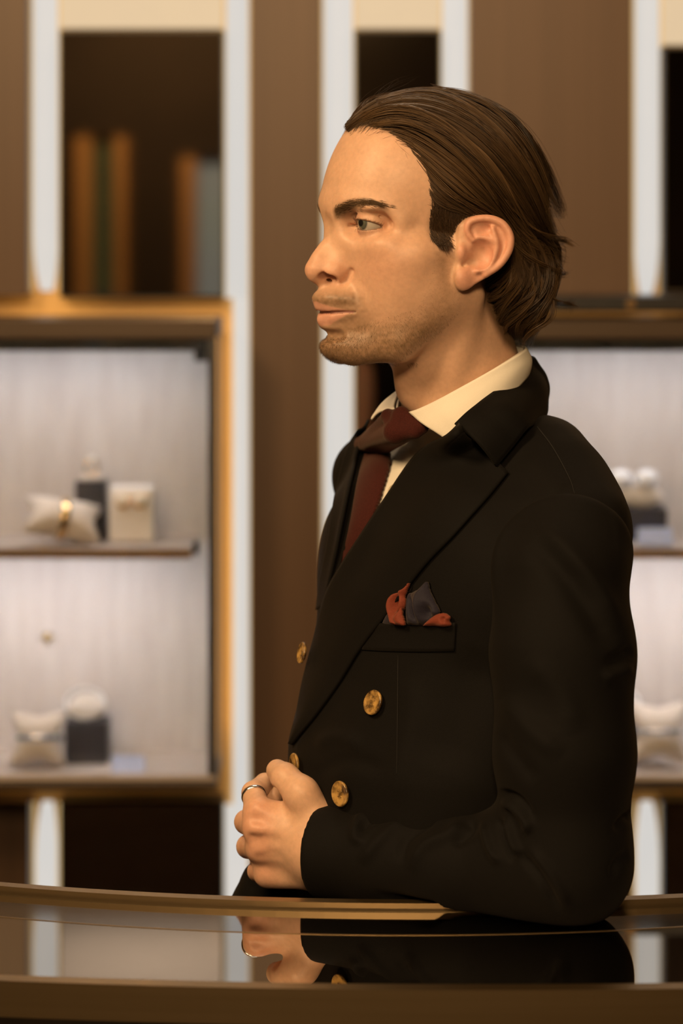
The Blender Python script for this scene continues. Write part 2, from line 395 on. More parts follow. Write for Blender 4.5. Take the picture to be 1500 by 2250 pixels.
# pale disc imitating a lamp's glint on the lower left pane
bm = lathe(bmesh.new(), [(.0001, 0), (.0075, 0), (.0085, -.0015), (.0075, -.004), (.0001, -.005)], 28, (P(103, 1403, 3.397).x, 3.4025, P(103, 1403, 3.397).z), 'Y')
tag(bm_obj('glass_glint', bm, mat('frosted pale knob', (.75, .74, .72), .4, noise=((9, 9, 9), (.8, .79, .77), 1.0, .4, .6)), None, True), 'small round pale knob on the left showcase glass', 'glint')

# ================================================================== the counter
ZCT = ZC - 2922.0 / FPX
FAR = (.0715, 1.944 + 1.23, 1.23); BAND = (.050, 1.878 + 1.06, 1.06); NEAR = (.105, 1.744 + 2.8, 2.8)
M_brass = mat('brushed brass', (.33, .235, .12), .38, 1.0, noise=((3, 3, 200), (.37, .265, .14), 5.0, .3, .7))
M_band = mat('satin bronze border', (.22, .205, .195), .06, 1.0, noise=((4, 4, 4), (.235, .22, .21), 3.0, .3, .7))
M_ctop = mat('dark mirror glass', (.40, .375, .345), .012, 1.0, noise=((3, 3, 3), (.42, .395, .36), 1.0, .4, .6))
M_cbody = mat('dark bronze counter body', (.05, .033, .02), .5, noise=((4, 4, 60), (.065, .043, .027), 4.0, .3, .7))
def arc_y(arc, x): return arc[1] - math.sqrt(max(0, arc[2] ** 2 - (x - arc[0]) ** 2))
XS = [-.85 + 1.75 * k / 90 for k in range(91)]
def slab(name, near, far, dn, df, z0, z1, m, parent, smooth=False):
    """strip of counter between two arcs (offsets added in depth)"""
    v = []; f = []
    for x in XS:
        yn, yf = arc_y(near, x) + dn, arc_y(far, x) + df
        v += [(x, yn, z0), (x, yn, z1), (x, yf, z1), (x, yf, z0)]
    for i in range(len(XS) - 1):
        a, b = 4 * i, 4 * i + 4
        f += [(a, a + 1, b + 1, b)[::-1], (a + 1, a + 2, b + 2, b + 1)[::-1], (a + 2, a + 3, b + 3, b + 2)[::-1], (a + 3, a, b, b + 3)[::-1]]
    f += [(0, 3, 2, 1)[::-1], (len(v) - 4, len(v) - 3, len(v) - 2, len(v) - 1)[::-1]]
    o = mesh_obj(name, v, f, m, parent)
    bm = bmesh.new(); bm.from_mesh(o.data); bmesh.ops.recalc_face_normals(bm, faces=bm.faces); bm.to_mesh(o.data); bm.free()
    return o
counter = empty('counter', (.08, 1.85, 0))
slab('glass_top', NEAR, BAND, .012, 0, ZCT - .008, ZCT, M_ctop, counter)
slab('inlay_line', BAND, BAND, .0003, .0022, ZCT - .008, ZCT + .0003, M_brass, counter)
slab('border_band', BAND, FAR, .0026, -.004, ZCT - .008, ZCT, M_band, counter)
slab('gasket', FAR, FAR, -.0038, .0, ZCT - .008, ZCT - .001, M_black, counter)
slab('back_rim', FAR, FAR, .0003, .012, ZCT - .02, ZCT + .0065, M_brass, counter)
slab('front_rim', NEAR, NEAR, -.002, .0118, ZCT - .026, ZCT + .0005, M_brass, counter)
slab('front_pane', NEAR, NEAR, .003, .009, .45, ZCT - .0265, M_glass, counter)
slab('display_bed', NEAR, FAR, .02, -.03, .72, .74, M_fabric, counter)
slab('counter_body', NEAR, FAR, .006, .0, 0.0, .449, M_cbody, counter)
slab('back_board', FAR, FAR, -.02, -.001, .4495, ZCT - .021, M_cbody, counter)
adopt(counter); tag(counter, 'curved dark glass counter with brass rims in the foreground', 'counter')

# ================================================================== the room behind the camera, seen in the mirrors
M_frame = mat('lit oak frame', (.5, .27, .09), .5, noise=((9, 9, 2), (.58, .33, .12), 4.0, .3, .7))
M_sky = mat('daylight pane', (.2, .25, .3), .3, emit=((.5, .62, .75), .22), noise=((1.5, 1.5, 2.2), (.2, .3, .16), 3.0, .3, .7))
M_green = mat('garden behind the pane', (.03, .05, .02), .6, emit=((.25, .32, .16), .06), noise=((6, 6, 6), (.05, .08, .03), 4.0, .3, .7))
DV = 10.35                                         # mirrored distance of the far wall
def far_window(n, posts, pane, ytop):
    w_ = struct(empty('window_%d' % n, (xz((pane[0] + pane[1]) / 2, DV), YB, 0)))
    zt = zz(ytop, DV)
    for a_, b_ in posts: box('frame_post', (xz(a_, DV), YB, .02), (xz(b_, DV), YB + .05, zt), M_frame, w_, .004)
    box('frame_top', (xz(posts[0][0], DV), YB, zt + .001), (xz(posts[-1][1], DV), YB + .05, zt + .06), M_wallb, w_, .004)
    for k_ in range(3):
        z0, z1 = .05 + (zt - .05) * k_ / 3, .05 + (zt - .05) * (k_ + 1) / 3 - .03
        box('pane', (xz(pane[0], DV) + .003, YB, z0), (xz(pane[1], DV) - .003, YB + .015, z1), M_green if (k_ == 2 and n == 1) else M_sky, w_)
    adopt(w_)
far_window(1, [(163, 200), (250, 278)], (200, 250), 300)
far_window(2, [(396, 430), (500, 520)], (430, 500), 345)
# ================================================================== implicit-surface modelling kit (numpy), metres or millimetres alike
def smin(a, b, k):
    h = np.clip(.5 + .5 * (b - a) / k, 0, 1)
    return b + (a - b) * h - k * h * (1 - h)
def smax(a, b, k): return -smin(-a, -b, k)
def ell(p, c, r, rot=None):
    q = p - np.asarray(c, np.float32)
    if rot is not None: q = q @ np.asarray(rot, np.float32)        # columns of rot = local axes
    r = np.asarray(r, np.float32)
    k0 = np.sqrt(((q / r) ** 2).sum(1)); k1 = np.sqrt(((q / (r * r)) ** 2).sum(1)) + 1e-9
    return k0 * (k0 - 1) / k1
def sph(p, c, r): return np.sqrt(((p - np.asarray(c, np.float32)) ** 2).sum(1)) - r
def cap(p, a, b, ra, rb=None):
    """round cone, approximate"""
    a = np.asarray(a, np.float32); b = np.asarray(b, np.float32); rb = ra if rb is None else rb
    ab = b - a; t = np.clip(((p - a) @ ab) / (ab @ ab), 0, 1)
    d = p - a - t[:, None] * ab
    return np.sqrt((d * d).sum(1)) - (ra + (rb - ra) * t)
def chain(p, pts, rs, k=None):
    d = None
    for i in range(len(pts) - 1):
        c = cap(p, pts[i], pts[i + 1], rs[i], rs[i + 1])
        d = c if d is None else (np.minimum(d, c) if not k else smin(d, c, k))
    return d
def catmull(pts, n):
    """smooth polyline through pts"""
    pts = np.asarray(pts, float); m = len(pts)
    ext = np.vstack([2 * pts[0] - pts[1], pts, 2 * pts[-1] - pts[-2]])
    t = np.linspace(0, m - 1, n); i = np.minimum(t.astype(int), m - 2); u = (t - i)[:, None]
    a, b, c, d = ext[i], ext[i + 1], ext[i + 2], ext[i + 3]
    return .5 * (2 * b + (c - a) * u + (2 * a - 5 * b + 4 * c - d) * u ** 2 + (3 * b - a - 3 * c + d) * u ** 3)
def grid_eval(F, lo, hi, h, coarse=4, band=1.9):
    lo = np.asarray(lo, float); hi = np.asarray(hi, float)
    nc = np.ceil((hi - lo) / (h * coarse)).astype(int) + 1
    ax = [lo[i] + h * coarse * (np.arange(nc[i]) + .5) - h * .5 for i in range(3)]
    G = np.stack(np.meshgrid(*ax, indexing='ij'), -1).reshape(-1, 3).astype(np.float32)
    Fc = np.concatenate([F(G[i:i + 400000]) for i in range(0, len(G), 400000)]).reshape(nc).astype(np.float32)
    A = np.repeat(np.repeat(np.repeat(Fc, coarse, 0), coarse, 1), coarse, 2)
    act = np.abs(A) < band * coarse * h
    idx = np.argwhere(act)
    out = np.empty(len(idx), np.float32)
    for i in range(0, len(idx), 400000):
        out[i:i + 400000] = F((lo + idx[i:i + 400000] * h).astype(np.float32))
    A[act] = out
    return A
def surface_nets(A, lo, h):
    S = A < 0
    n0, n1, n2 = A.shape
    c = np.zeros((n0 - 1, n1 - 1, n2 - 1), np.int8)
    for i in (0, 1):
        for j in (0, 1):
            for k in (0, 1): c += S[i:n0 - 1 + i, j:n1 - 1 + j, k:n2 - 1 + k]
    cells = np.argwhere((c > 0) & (c < 8))
    vid = -np.ones(c.shape, np.int32); vid[tuple(cells.T)] = np.arange(len(cells))
    acc = np.zeros((len(cells), 3)); cnt = np.zeros(len(cells))
    ci, cj, ck = cells.T
    for ax in range(3):
        o1, o2 = [a for a in range(3) if a != ax]
        for a in (0, 1):
            for b in (0, 1):
                off = [0, 0, 0]; off[o1] = a; off[o2] = b
                off2 = list(off); off2[ax] = 1
                va = A[ci + off[0], cj + off[1], ck + off[2]]; vb = A[ci + off2[0], cj + off2[1], ck + off2[2]]
                x = (va < 0) != (vb < 0)
                t = np.where(x, va / np.where(x, va - vb, 1), 0)
                q = np.tile(np.array(off, float), (len(cells), 1)); q[:, ax] = t
                acc[x] += q[x]; cnt[x] += 1
    V = np.asarray(lo) + h * (cells + acc / cnt[:, None])
    faces = []
    for ax in range(3):
        o1, o2 = [a for a in range(3) if a != ax]
        sl0 = [slice(None)] * 3; sl1 = [slice(None)] * 3
        sl0[ax] = slice(0, -1); sl1[ax] = slice(1, None)
        x = S[tuple(sl0)] != S[tuple(sl1)]
        e = np.argwhere(x)
        ok = (e[:, o1] > 0) & (e[:, o2] > 0) & (e[:, o1] < A.shape[o1] - 1) & (e[:, o2] < A.shape[o2] - 1)
        e = e[ok]
        q = []
        for a, b in ((1, 1), (0, 1), (0, 0), (1, 0)):
            g = e.copy(); g[:, o1] -= a; g[:, o2] -= b
            q.append(vid[tuple(g.T)])
        q = np.stack(q, 1)
        inside_first = S[tuple(e.T)]
        flip = inside_first if ax == 1 else ~inside_first
        q[flip] = q[flip][:, ::-1]
        faces.append(q)
    Fq = np.concatenate(faces); Fq = Fq[(Fq >= 0).all(1)]
    return V, Fq
def relax(V, F, it=2, lam=.5):
    """light Laplacian smoothing on quads"""
    n = len(V); e = np.concatenate([F[:, [0, 1]], F[:, [1, 2]], F[:, [2, 3]], F[:, [3, 0]]])
    for _ in range(it):
        s = np.zeros((n, 3)); c = np.zeros(n)
        for a, b in ((0, 1), (1, 0)):
            for k in range(3): s[:, k] += np.bincount(e[:, a], V[e[:, b], k], n)
            c += np.bincount(e[:, a], None, n)
        V = V + lam * (s / np.maximum(c, 1)[:, None] - V)
    return V
def build(F, lo, hi, h, it=2, coarse=4, band=1.9):
    A = grid_eval(F, lo, hi, h, coarse, band)
    V, Q = surface_nets(A, lo, h)
    if it: V = relax(V, Q, it)
    return V, Q
def sstep(x, a, b):
    t = np.clip((x - a) / (b - a), 0, 1); return t * t * (3 - 2 * t)
def lerp(a, b, t): return a + (b - a) * t
def poly_sd(px, py, poly):
    """signed distance to a closed polygon, positive inside"""
    poly = np.asarray(poly, float); d = np.full(px.shape, 1e18); inside = np.zeros(px.shape, bool)
    for i in range(len(poly)):
        a = poly[i]; b = poly[(i + 1) % len(poly)]; e = b - a
        t = np.clip(((px - a[0]) * e[0] + (py - a[1]) * e[1]) / (e @ e), 0, 1)
        d = np.minimum(d, (px - a[0] - t * e[0]) ** 2 + (py - a[1] - t * e[1]) ** 2)
        cr = (a[1] > py) != (b[1] > py)
        inside ^= cr & (px < (b[0] - a[0]) * (py - a[1]) / (b[1] - a[1] + 1e-12) + a[0])
    return np.where(inside, 1, -1) * np.sqrt(d)
def noise3(p, seed=0):
    """smooth value noise, p (n,3)"""
    i = np.floor(p).astype(np.int64); f = p - i; f = f * f * (3 - 2 * f)
    def hsh(a, b, c):
        n = (a * 374761393 + b * 668265263 + c * 2147483647 + seed * 974711) & 0x7fffffff
        n = ((n ^ (n >> 13)) * 1274126177) & 0x7fffffff
        return ((n ^ (n >> 16)) & 0xffff) / 65535.0
    r = 0
    for a in (0, 1):
        for b in (0, 1):
            for c in (0, 1):
                w_ = (f[:, 0] if a else 1 - f[:, 0]) * (f[:, 1] if b else 1 - f[:, 1]) * (f[:, 2] if c else 1 - f[:, 2])
                r = r + w_ * hsh(i[:, 0] + a, i[:, 1] + b, i[:, 2] + c)
    return r * 2 - 1
# ================================================================== the man: head (local millimetres: f forward, l to his left, u up)
TH = math.radians(23)
HF = np.array([-math.cos(TH), -math.sin(TH), 0]); HL = np.array([math.sin(TH), -math.cos(TH), 0]); HU = np.array([0, 0, 1.0])
HO = np.array(P(954, 545, 2.10))
HM = np.stack([HF, HL, HU])                     # rows: local axes in the world
def h2w(v): return HO + (np.asarray(v, float) / 1000.0) @ HM
def w2h(v): return ((np.asarray(v, float) - HO) @ HM.T) * 1000.0
def hloc(px, py, l):
    """(f, u) of the pixel on the plane l = const"""
    r = np.array([(px - 750) / FPX, 1, -(py - HZ) / FPX]); o = HO - np.array([0, 0, ZC])
    t = (l / 1000 + o @ HL) / (r @ HL); q = t * r - o
    return q @ HF * 1000, q @ HU * 1000
EYE = np.array([73.5, 32.0, 22.0]); EYE_R = 12.2
A_IN, A_OUT = math.radians(-72), math.radians(112)
def lid_t(f, l): return np.clip((np.arctan2(l - EYE[1], f - EYE[0]) - A_IN) / (A_OUT - A_IN), 0, 1)
def lid_up(t): return 19.6 + 5.0 * np.sin(np.pi * t ** .9) - 1.2 * t
def lid_lo(t): return 19.4 - 3.1 * np.sin(np.pi * t ** 1.1) - 1.2 * t
_t = math.radians(19)
FR_ROT = np.array([[math.cos(_t), 0, -math.sin(_t)], [0, 1, 0], [math.sin(_t), 0, math.cos(_t)]])
def skull_F(p):
    q = p.copy(); q[:, 1] = np.abs(q[:, 1])
    d = ell(p, (-14, 0, 46), (84, 75, 86))
    d = smin(d, ell(p, (47, 0, 54), (51, 59, 80), FR_ROT), 22)             # frontal bone
    d = smin(d, ell(p, (42, 0, -14), (46, 56, 60)), 22)                      # mid face
    d = smin(d, ell(q, (50, 46, -7), (22, 16, 16)), 18)                      # cheek bone
    d = smin(d, cap(q, (38, 57, -3), (4, 64, -2), 7, 6), 18)                 # zygomatic arch
    d = smin(d, ell(q, (34, 36, -32), (38, 27, 42)), 20)                     # cheek
    d = smin(d, ell(q, (14, 44, -38), (22, 19, 30)), 18)                     # chewing muscle
    d = smin(d, ell(p, (40, 0, -62), (46, 44, 34)), 20)
    jaw = chain(q, [(2, 55, -6), (8, 47, -44), (50, 36, -80), (80, 15, -85)], [12, 12, 14, 14.5], 12)
    d = smin(d, jaw, 14)
    d = smin(d, ell(p, (88.5, 0, -83), (17.5, 19, 14)), 11)                    # chin
    d = smin(d, ell(p, (62, 0, -49), (46, 30, 30)), 12)                      # dental arch
    return d
def neck_F(p):
    s = p.copy(); s[:, 1] *= 1.07
    n = cap(s, (-2, 0, -50), (-44, 0, -160), 55, 54)
    q = p.copy(); q[:, 1] = np.abs(q[:, 1])
    n = smin(n, cap(q, (-12, 52, -40), (10, 24, -150), 9, 9), 14)
    n = smin(n, ell(p, (22, 0, -120), (12, 10, 16)), 16)
    return n
def ear_F(q):
    q = (q - np.array([12, 0, 0], np.float32)) * np.array([1.06, 1, 1], np.float32) + np.array([8, 0, 0], np.float32); f, l, u = q.T
    out = np.array([(7, 19), (1, 25), (-9, 28), (-20, 28), (-30, 24), (-36.5, 16), (-38, 8), (-36, -2), (-28, -15), (-15, -25), (1, -33.5), (7, -33.5), (10.5, -27), (10, -18), (8, -6), (8, 8)], float)
    o2 = np.vstack([catmull(np.vstack([out, out[:1]]), 64)[:-1]])
    sd = poly_sd(f, u, o2)
    l0 = 72.5 + (6 - f) * .38 - .004 * np.maximum(0, u) ** 1.6
    plate = smax(-sd, np.abs(l - l0 + 3.2) - 4.6, 2.5)
    def L0(f_, u_): return 72.5 + (6 - f_) * .38 - .004 * max(0, u_) ** 1.6
    def ch(pts, rs, off):
        pp = catmull(pts, 4 * len(pts)); rr = np.interp(np.linspace(0, len(pts) - 1, len(pp)), range(len(pts)), rs)
        return chain(q, [(a, L0(a, b) + off, b) for a, b in pp], rr)
    d = plate
    hel = ch([(-8, 4), (-3, 8), (1, 15), (-1, 22), (-9, 25.2), (-19, 25), (-28, 21), (-33.5, 13), (-34.5, 5), (-32, -4), (-25, -14), (-14, -22)], [1.8, 2.4, 2.9, 3.2, 3.2, 3.3, 3.4, 3.6, 3.7, 3.6, 3.2, 2.6], 1.8)
    d = smin(d, hel, 1.6)
    ant = ch([(-20, 17), (-22, 9), (-23, 1), (-20, -9), (-14, -16), (-7, -18.5)], [2.2, 2.8, 3.2, 3.1, 2.6, 2.6], 2.0)
    ant2 = ch([(-8, 10), (-15, 9), (-22, 6)], [1.8, 2.2, 2.6], 1.2)
    d = smin(d, smin(ant, ant2, 3), 3)
    con = ell(q, (-9.5, L0(-9, -3) + 3.4, -5), (11, 7.2, 12))                 # concha bowl
    con = smin(con, ell(q, (-3, L0(-3, -11) + 3, -11), (7, 5.5, 5)), 3)
    d = smax(d, -con, 2.5)
    d = smax(d, -ell(q, (3.5, L0(3, -13) + 3.0, -14.5), (3.2, 5, 3.6)), 2)    # notch below the tragus
    d = smax(d, -ell(q, (-11, L0(-11, 16) + 2.6, 16.5), (9, 2.6, 4.6)), 2)
    d = smin(d, ell(q, (5.5, 73.5, -3), (5, 4.5, 7.5)), 3.5)                    # tragus
    d = smin(d, ell(q, (4, 74.5, -25), (7.5, 4.4, 8.5)), 6)                     # lobe
    return d
SLIT = []
def head_F(p):
    q = p.copy(); q[:, 1] = np.abs(q[:, 1]); f, l, u = q.T
    d = skull_F(p)
    d = smin(d, smax(neck_F(p), -p[:, 2] - 137 - .45 * (p[:, 0] + 27), 4), 13)
    d = smin(d, chain(q, [(92, 3, 39), (88.5, 22, 38), (71, 41, 35), (56, 51, 24)], [6, 6, 5.5, 4]), 14)   # brow ridge
    d = smax(d, -ell(q, (87, 34, 20.5), (13, 17.5, 11.0)), 13); d = smax(d, -ell(q, (77, 46, 20), (15, 11, 10)), 10)               # orbit
    d = smin(d, sph(q, EYE, 13.9), 4)                                        # lids
    d = smin(d, ell(q, (77.5, 36, 35), (9, 18, 4.5)), 5)                       # fold above the lid
    d = smin(d, ell(q, (66, 36, 3), (14, 20, 9)), 10)                        # below the eye
    # nose
    n = chain(q, [(85.5, 0, 25), (94.5, 0, 9), (106.8, 0, -8)], [7.0, 7.2, 8.0])
    n = smin(n, sph(q, (110.6, 0, -18.3), 10.2), 6)
    n = smin(n, cap(q, (86, 7, 12), (96, 8.5, -15), 7.5, 9.5), 9)
    n = smin(n, ell(q, (97.5, 11.2, -20.5), (10.5, 7.2, 8.3)), 3.5)
    n = smin(n, cap(q, (113, 0, -24), (104, 0, -31), 4.2, 4), 3)
    d = smin(d, n, 6)
    d = smax(d, -ell(p, (107.5, 0, 19), (8.5, 12, 9)), 7)                   # hollow at the root of the nose
    d = smax(d, -ell(q, (105, 9.4, -25.2), (8.8, 4.9, 6.4)), 1.2); d = smax(d, -ell(q, (105.5, 14.5, -28.0), (8.6, 7.0, 5.6)), 2)            # nostril
    d = smax(d, -cap(q, (86.5, 20.5, -19), (92.5, 15.5, -30.5), 1.2, .8), 4.5)   # alar crease
    # lips
    d = smin(d, ell(p, (86, 0, -43), (27.2, 25, 12)), 6)
    d = smin(d, chain(q, [(107.6, 0, -49), (103.2, 11, -50), (86, 25, -52.8)], [4.0, 3.6, 2.0]), 3.5)
    d = smin(d, chain(q, [(105.0, 0, -60.2), (99.8, 12, -59.0), (86, 24, -54.4)], [5.0, 4.2, 2.0]), 4)
    if SLIT: d = smax(d, -chain(q, SLIT[0], SLIT[1]), 1.0)
    d = smax(d, -sph(q, (88, 31, -53), 1.5), 5)
    d = smin(d, ell(p, (84, 0, -66), (22, 17, 9)), 6)
    d = smax(d, -cap(q, (106.5, 0, -75), (96, 15, -74), 4.2, 2.5), 6)          # fold under the lip
    d = smax(d, -cap(q, (90, 23, -28), (84, 33, -47), .5, .5), 5)          # nasolabial fold
    # opening between the lids
    te = lid_t(f, l)
    op = np.maximum(u - lid_up(te), lid_lo(te) - u)
    op = np.maximum(op, np.sqrt((f - EYE[0]) ** 2 + (l - EYE[1]) ** 2) - 22)
    op = np.where((te <= 0) | (te >= 1), 3.0, op)
    d = smax(d, -op, .9)
    cr = chain(q, [(86, 20, 27.5), (84.5, 28, 30.6), (79, 38, 30), (68, 46, 25.4), (61, 50, 22)], [.8, .9, .9, .8, .6])
    d = smax(d, -cr, 1.8)
    m = (np.abs(f + 13) < 40) & (np.abs(u + 3) < 48) & (l > 52) & (l < 110)
    if m.any():
        d[m] = smin(d[m], ear_F(q[m]), 3.0)
    return d

def surf_f(l, u, hi=130.0, lo=30.0):
    """where the face surface lies at (l, u), coming from the front"""
    f = np.linspace(hi, lo, 500); p = np.stack([f, np.full(500, l), np.full(500, u)], 1).astype(np.float32)
    return float(f[np.argmax(head_F(p) < 0)])
_sl = [(0, -54.6), (5, -54.3), (11, -54.2), (16, -54.0), (20, -53.6), (24, -53.2), (27, -53.4)]
SLIT = [[(surf_f(l, u) - .9, l, u) for l, u in _sl], [2.2, 1.7, 1.5, 1.4, 1.3, 1.1, .8]]
t_ = time.time()
HV, HQ = build(head_F, (-105, -112, -185), (128, 112, 138), 1.0, it=2)
print('head', len(HV), time.time() - t_)

def uv_ball(c, R, gaze, n=28, m=40):
    """eyeball with a slight cornea bulge, pole along gaze; returns verts, faces, angle from the gaze"""
    g = np.asarray(gaze, float); g /= np.linalg.norm(g); a = np.cross(g, (0, 0, 1)); a /= np.linalg.norm(a); b = np.cross(g, a)
    V = [c + g * (R * 1.07)]; A = [0.0]; F = []
    for i in range(1, n):
        t = math.pi * (i / n) ** 1.25; rr = R * (1 + .07 * math.exp(-(t / .42) ** 4))
        for j in range(m):
            w_ = 2 * math.pi * j / m
            V.append(c + g * rr * math.cos(t) + (a * math.cos(w_) + b * math.sin(w_)) * rr * math.sin(t)); A.append(t)
    for j in range(m): F.append((0, 1 + j, 1 + (j + 1) % m))
    for i in range(n - 2):
        for j in range(m):
            p0 = 1 + i * m; F.append((p0 + j, p0 + m + j, p0 + m + (j + 1) % m, p0 + (j + 1) % m))
    return V, F, A
def color_attr(o, name, cols):
    ca = o.data.color_attributes.new(name, 'FLOAT_COLOR', 'POINT')
    c4 = np.ones((len(cols), 4), np.float32); c4[:, :3] = cols
    ca.data.foreach_set('color', c4.ravel())
def attr_mat(name, attr, rough, spec=.5, sss=0.0, coat=0.0, bump=None, grain=0.0, sheen=0.0):
    m = bpy.data.materials.new(name); m.use_nodes = True; nt = m.node_tree; b = nt.nodes['Principled BSDF']
    at = nt.nodes.new('ShaderNodeVertexColor'); at.layer_name = attr
    col = at.outputs['Color']
    tc = nt.nodes.new('ShaderNodeTexCoord')
    if grain:
        n = nt.nodes.new('ShaderNodeTexNoise'); n.inputs['Scale'].default_value = 260; n.inputs['Detail'].default_value = 5
        nt.links.new(tc.outputs['Object'], n.inputs['Vector'])
        mr = nt.nodes.new('ShaderNodeMapRange'); mr.inputs[1].default_value = .3; mr.inputs[2].default_value = .7; mr.inputs[3].default_value = 1 - grain; mr.inputs[4].default_value = 1 + grain
        nt.links.new(n.outputs['Fac'], mr.inputs[0])
        mx = nt.nodes.new('ShaderNodeMix'); mx.data_type = 'RGBA'; mx.blend_type = 'MULTIPLY'; mx.inputs[0].default_value = 1
        nt.links.new(col, mx.inputs[6]); nt.links.new(mr.outputs[0], mx.inputs[7]); col = mx.outputs[2]
    nt.links.new(col, b.inputs['Base Color'])
    b.inputs['Roughness'].default_value = rough; b.inputs['Specular IOR Level'].default_value = spec; b.inputs['Coat Weight'].default_value = coat
    if sss:
        b.inputs['Subsurface Weight'].default_value = sss; b.inputs['Subsurface Radius'].default_value = (1.0, .35, .15); b.inputs['Subsurface Scale'].default_value = .004
    if bump:
        n = nt.nodes.new('ShaderNodeTexNoise'); n.inputs['Scale'].default_value = bump[0]; n.inputs['Detail'].default_value = 3
        nt.links.new(tc.outputs['Object'], n.inputs['Vector'])
        bp = nt.nodes.new('ShaderNodeBump'); bp.inputs['Strength'].default_value = bump[1]; bp.inputs['Distance'].default_value = bump[2]
        nt.links.new(n.outputs['Fac'], bp.inputs['Height']); nt.links.new(bp.outputs['Normal'], b.inputs['Normal'])
    return m
# hairline and beard outlines in the side plane (f, u)
HAIRLINE = [(90, 101), (71, 105), (60, 98), (48, 89), (37, 78), (32, 66), (30, 54), (31, 35), (34, 20), (34, 9), (28, 3), (21, 1), (17, 8), (10, 22), (-1, 28), (-20, 32), (-38, 24), (-41, 4), (-34, -14), (-18, -30), (-25, -48), (-34, -64), (-46, -82), (-70, -96), (-160, -96), (-160, 190), (120, 190), (120, 101)]
BEARD = [(34, 0), (18, 0), (6, -52), (20, -72), (45, -90), (60, -106), (125, -106), (125, -38), (100, -32), (84, -34), (72, -49), (70, -58), (45, -54), (32, -34)]
def skin_cols(V):
    q = V.copy(); q[:, 1] = np.abs(q[:, 1]); f, l, u = q.T
    base = np.array([.62, .385, .260])
    c = np.tile(base, (len(V), 1))
    def mixc(c, col, m): return c + (np.asarray(col) - c) * np.clip(m, 0, 1)[:, None]
    n1 = noise3(V / 14.0, 3); n2 = noise3(V / 4.0, 5)
    c *= (1 + .05 * n1 + .03 * n2)[:, None]
    g = lambda cc, rr: np.exp(-(((q - np.array(cc)) / np.array(rr)) ** 2).sum(1))
    red = np.array([.62, .28, .19])
    c = mixc(c, red, .40 * g((62, 42, -12), (25, 25, 22)) + .5 * g((112, 0, -18), (14, 14, 12)) + .35 * g((98, 16, -20), (10, 9, 10)))
    ear = sstep(l, 72, 78) * (np.abs(f + 10) < 36) * (np.abs(u + 2) < 40)
    c = mixc(c, (.64, .28, .20), .55 * ear)
    c = mixc(c, (.54, .30, .21), .6 * g((78, 34, 14), (12, 14, 5)))            # below the eye
    c = mixc(c, (.50, .26, .18), .6 * g((84, 30, 28), (12, 12, 4)))
    # lips
    lipu = np.interp(l, [0, 4, 12, 25], [-45.2, -44.8, -47.2, -52.2]); lipl = np.interp(l, [0, 12, 25], [-66.5, -64.5, -54.5])
    lip = sstep(u, lipl - 1.2, lipl + .8) * (1 - sstep(u, lipu - .8, lipu + .8)) * (f > 82) * (l < 26)
    c = mixc(c, (.55, .25, .19), .62 * lip)
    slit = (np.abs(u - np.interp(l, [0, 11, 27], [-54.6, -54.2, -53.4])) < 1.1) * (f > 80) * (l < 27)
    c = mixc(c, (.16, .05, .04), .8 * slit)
    # beard shadow
    sd = poly_sd(f, u, BEARD)
    bm_ = sstep(sd, -5, 13) * (1 - lip)
    bm_ *= .62 + .40 * sstep(-u, 45, 80) + .55 * np.exp(-((u + 41) / 7) ** 2) * (f > 80)
    bm_ *= 1 - .75 * g((100, 0, -64), (12, 14, 6))
    bm_ *= .9 + .2 * noise3(V / 2.2, 9)
    c = mixc(c, (.17, .10, .048), .84 * bm_)
    nk = sstep(-u, 95, 110) * (1 - sstep(-u, 120, 140)) * sstep(f, -20, 30)
    c = mixc(c, (.36, .2, .11), .22 * nk)
    # hair roots at the hairline, brows
    sdh = poly_sd(f, u, HAIRLINE)
    c = mixc(c, (.10, .055, .025), .9 * sstep(sdh, -5, 5) * (1 - ear))
    bl = np.interp(l, [12, 20, 30, 43, 53, 58], [27.5, 31.5, 36.0, 39.4, 37.8, 34.0]); bw = np.interp(l, [7, 13, 30, 46, 57], [2.6, 5.2, 4.6, 3.1, 1.3])
    brow = np.exp(-((u - bl) / bw) ** 4) * sstep(l, 11, 17) * (1 - sstep(l, 51, 57)) * (f > 50)
    c = mixc(c, (.11, .065, .03), .86 * brow)
    # lash lines
    te = lid_t(f, l); ll = (np.minimum(np.abs(u - lid_up(te) - .3), np.abs(u - lid_lo(te)) + .5) < 1.1) * (te > .03) * (te < .99) * (np.hypot(f - EYE[0], l - EYE[1]) < 17)
    c = mixc(c, (.12, .06, .035), .75 * ll)
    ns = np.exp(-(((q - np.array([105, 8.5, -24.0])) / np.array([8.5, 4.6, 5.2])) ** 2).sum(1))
    c = mixc(c, (.16, .05, .03), .9 * sstep(ns, .3, .6))              # occlusion shade inside the nostrils, painted into the skin colour
    return np.clip(c, 0, 1)
M_skin = attr_mat('skin', 'tone', .47, .45, .22, bump=(900, .12, .0006), grain=.06)
person = big_mesh('person', h2w(HV), HQ, M_skin)
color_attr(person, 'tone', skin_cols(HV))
tag(person, 'man in a dark double-breasted suit leaning on the counter, facing left in profile', 'person')
M_eye = attr_mat('eye', 'tone', .06, .6, 0, coat=.5, grain=.03)
for sgn in (1, -1):
    gz = np.array([1.0, .36, -.02])
    c_ = EYE * np.array([1, sgn, 1])
    V_, F_, A_ = uv_ball(c_, EYE_R, gz)
    o = mesh_obj('eye', h2w(np.array(V_)), F_, M_eye, person, True)
    A_ = np.array(A_); cols = np.tile(np.array([.44, .39, .34]), (len(A_), 1))
    iris = A_ < .50; pup = A_ < .2; limb = (A_ > .44) & (A_ < .54)
    cols[iris] = (.10, .105, .08); cols[limb] = (.07, .075, .07); cols[pup] = (.01, .01, .01)
    color_attr(o, 'tone', cols)
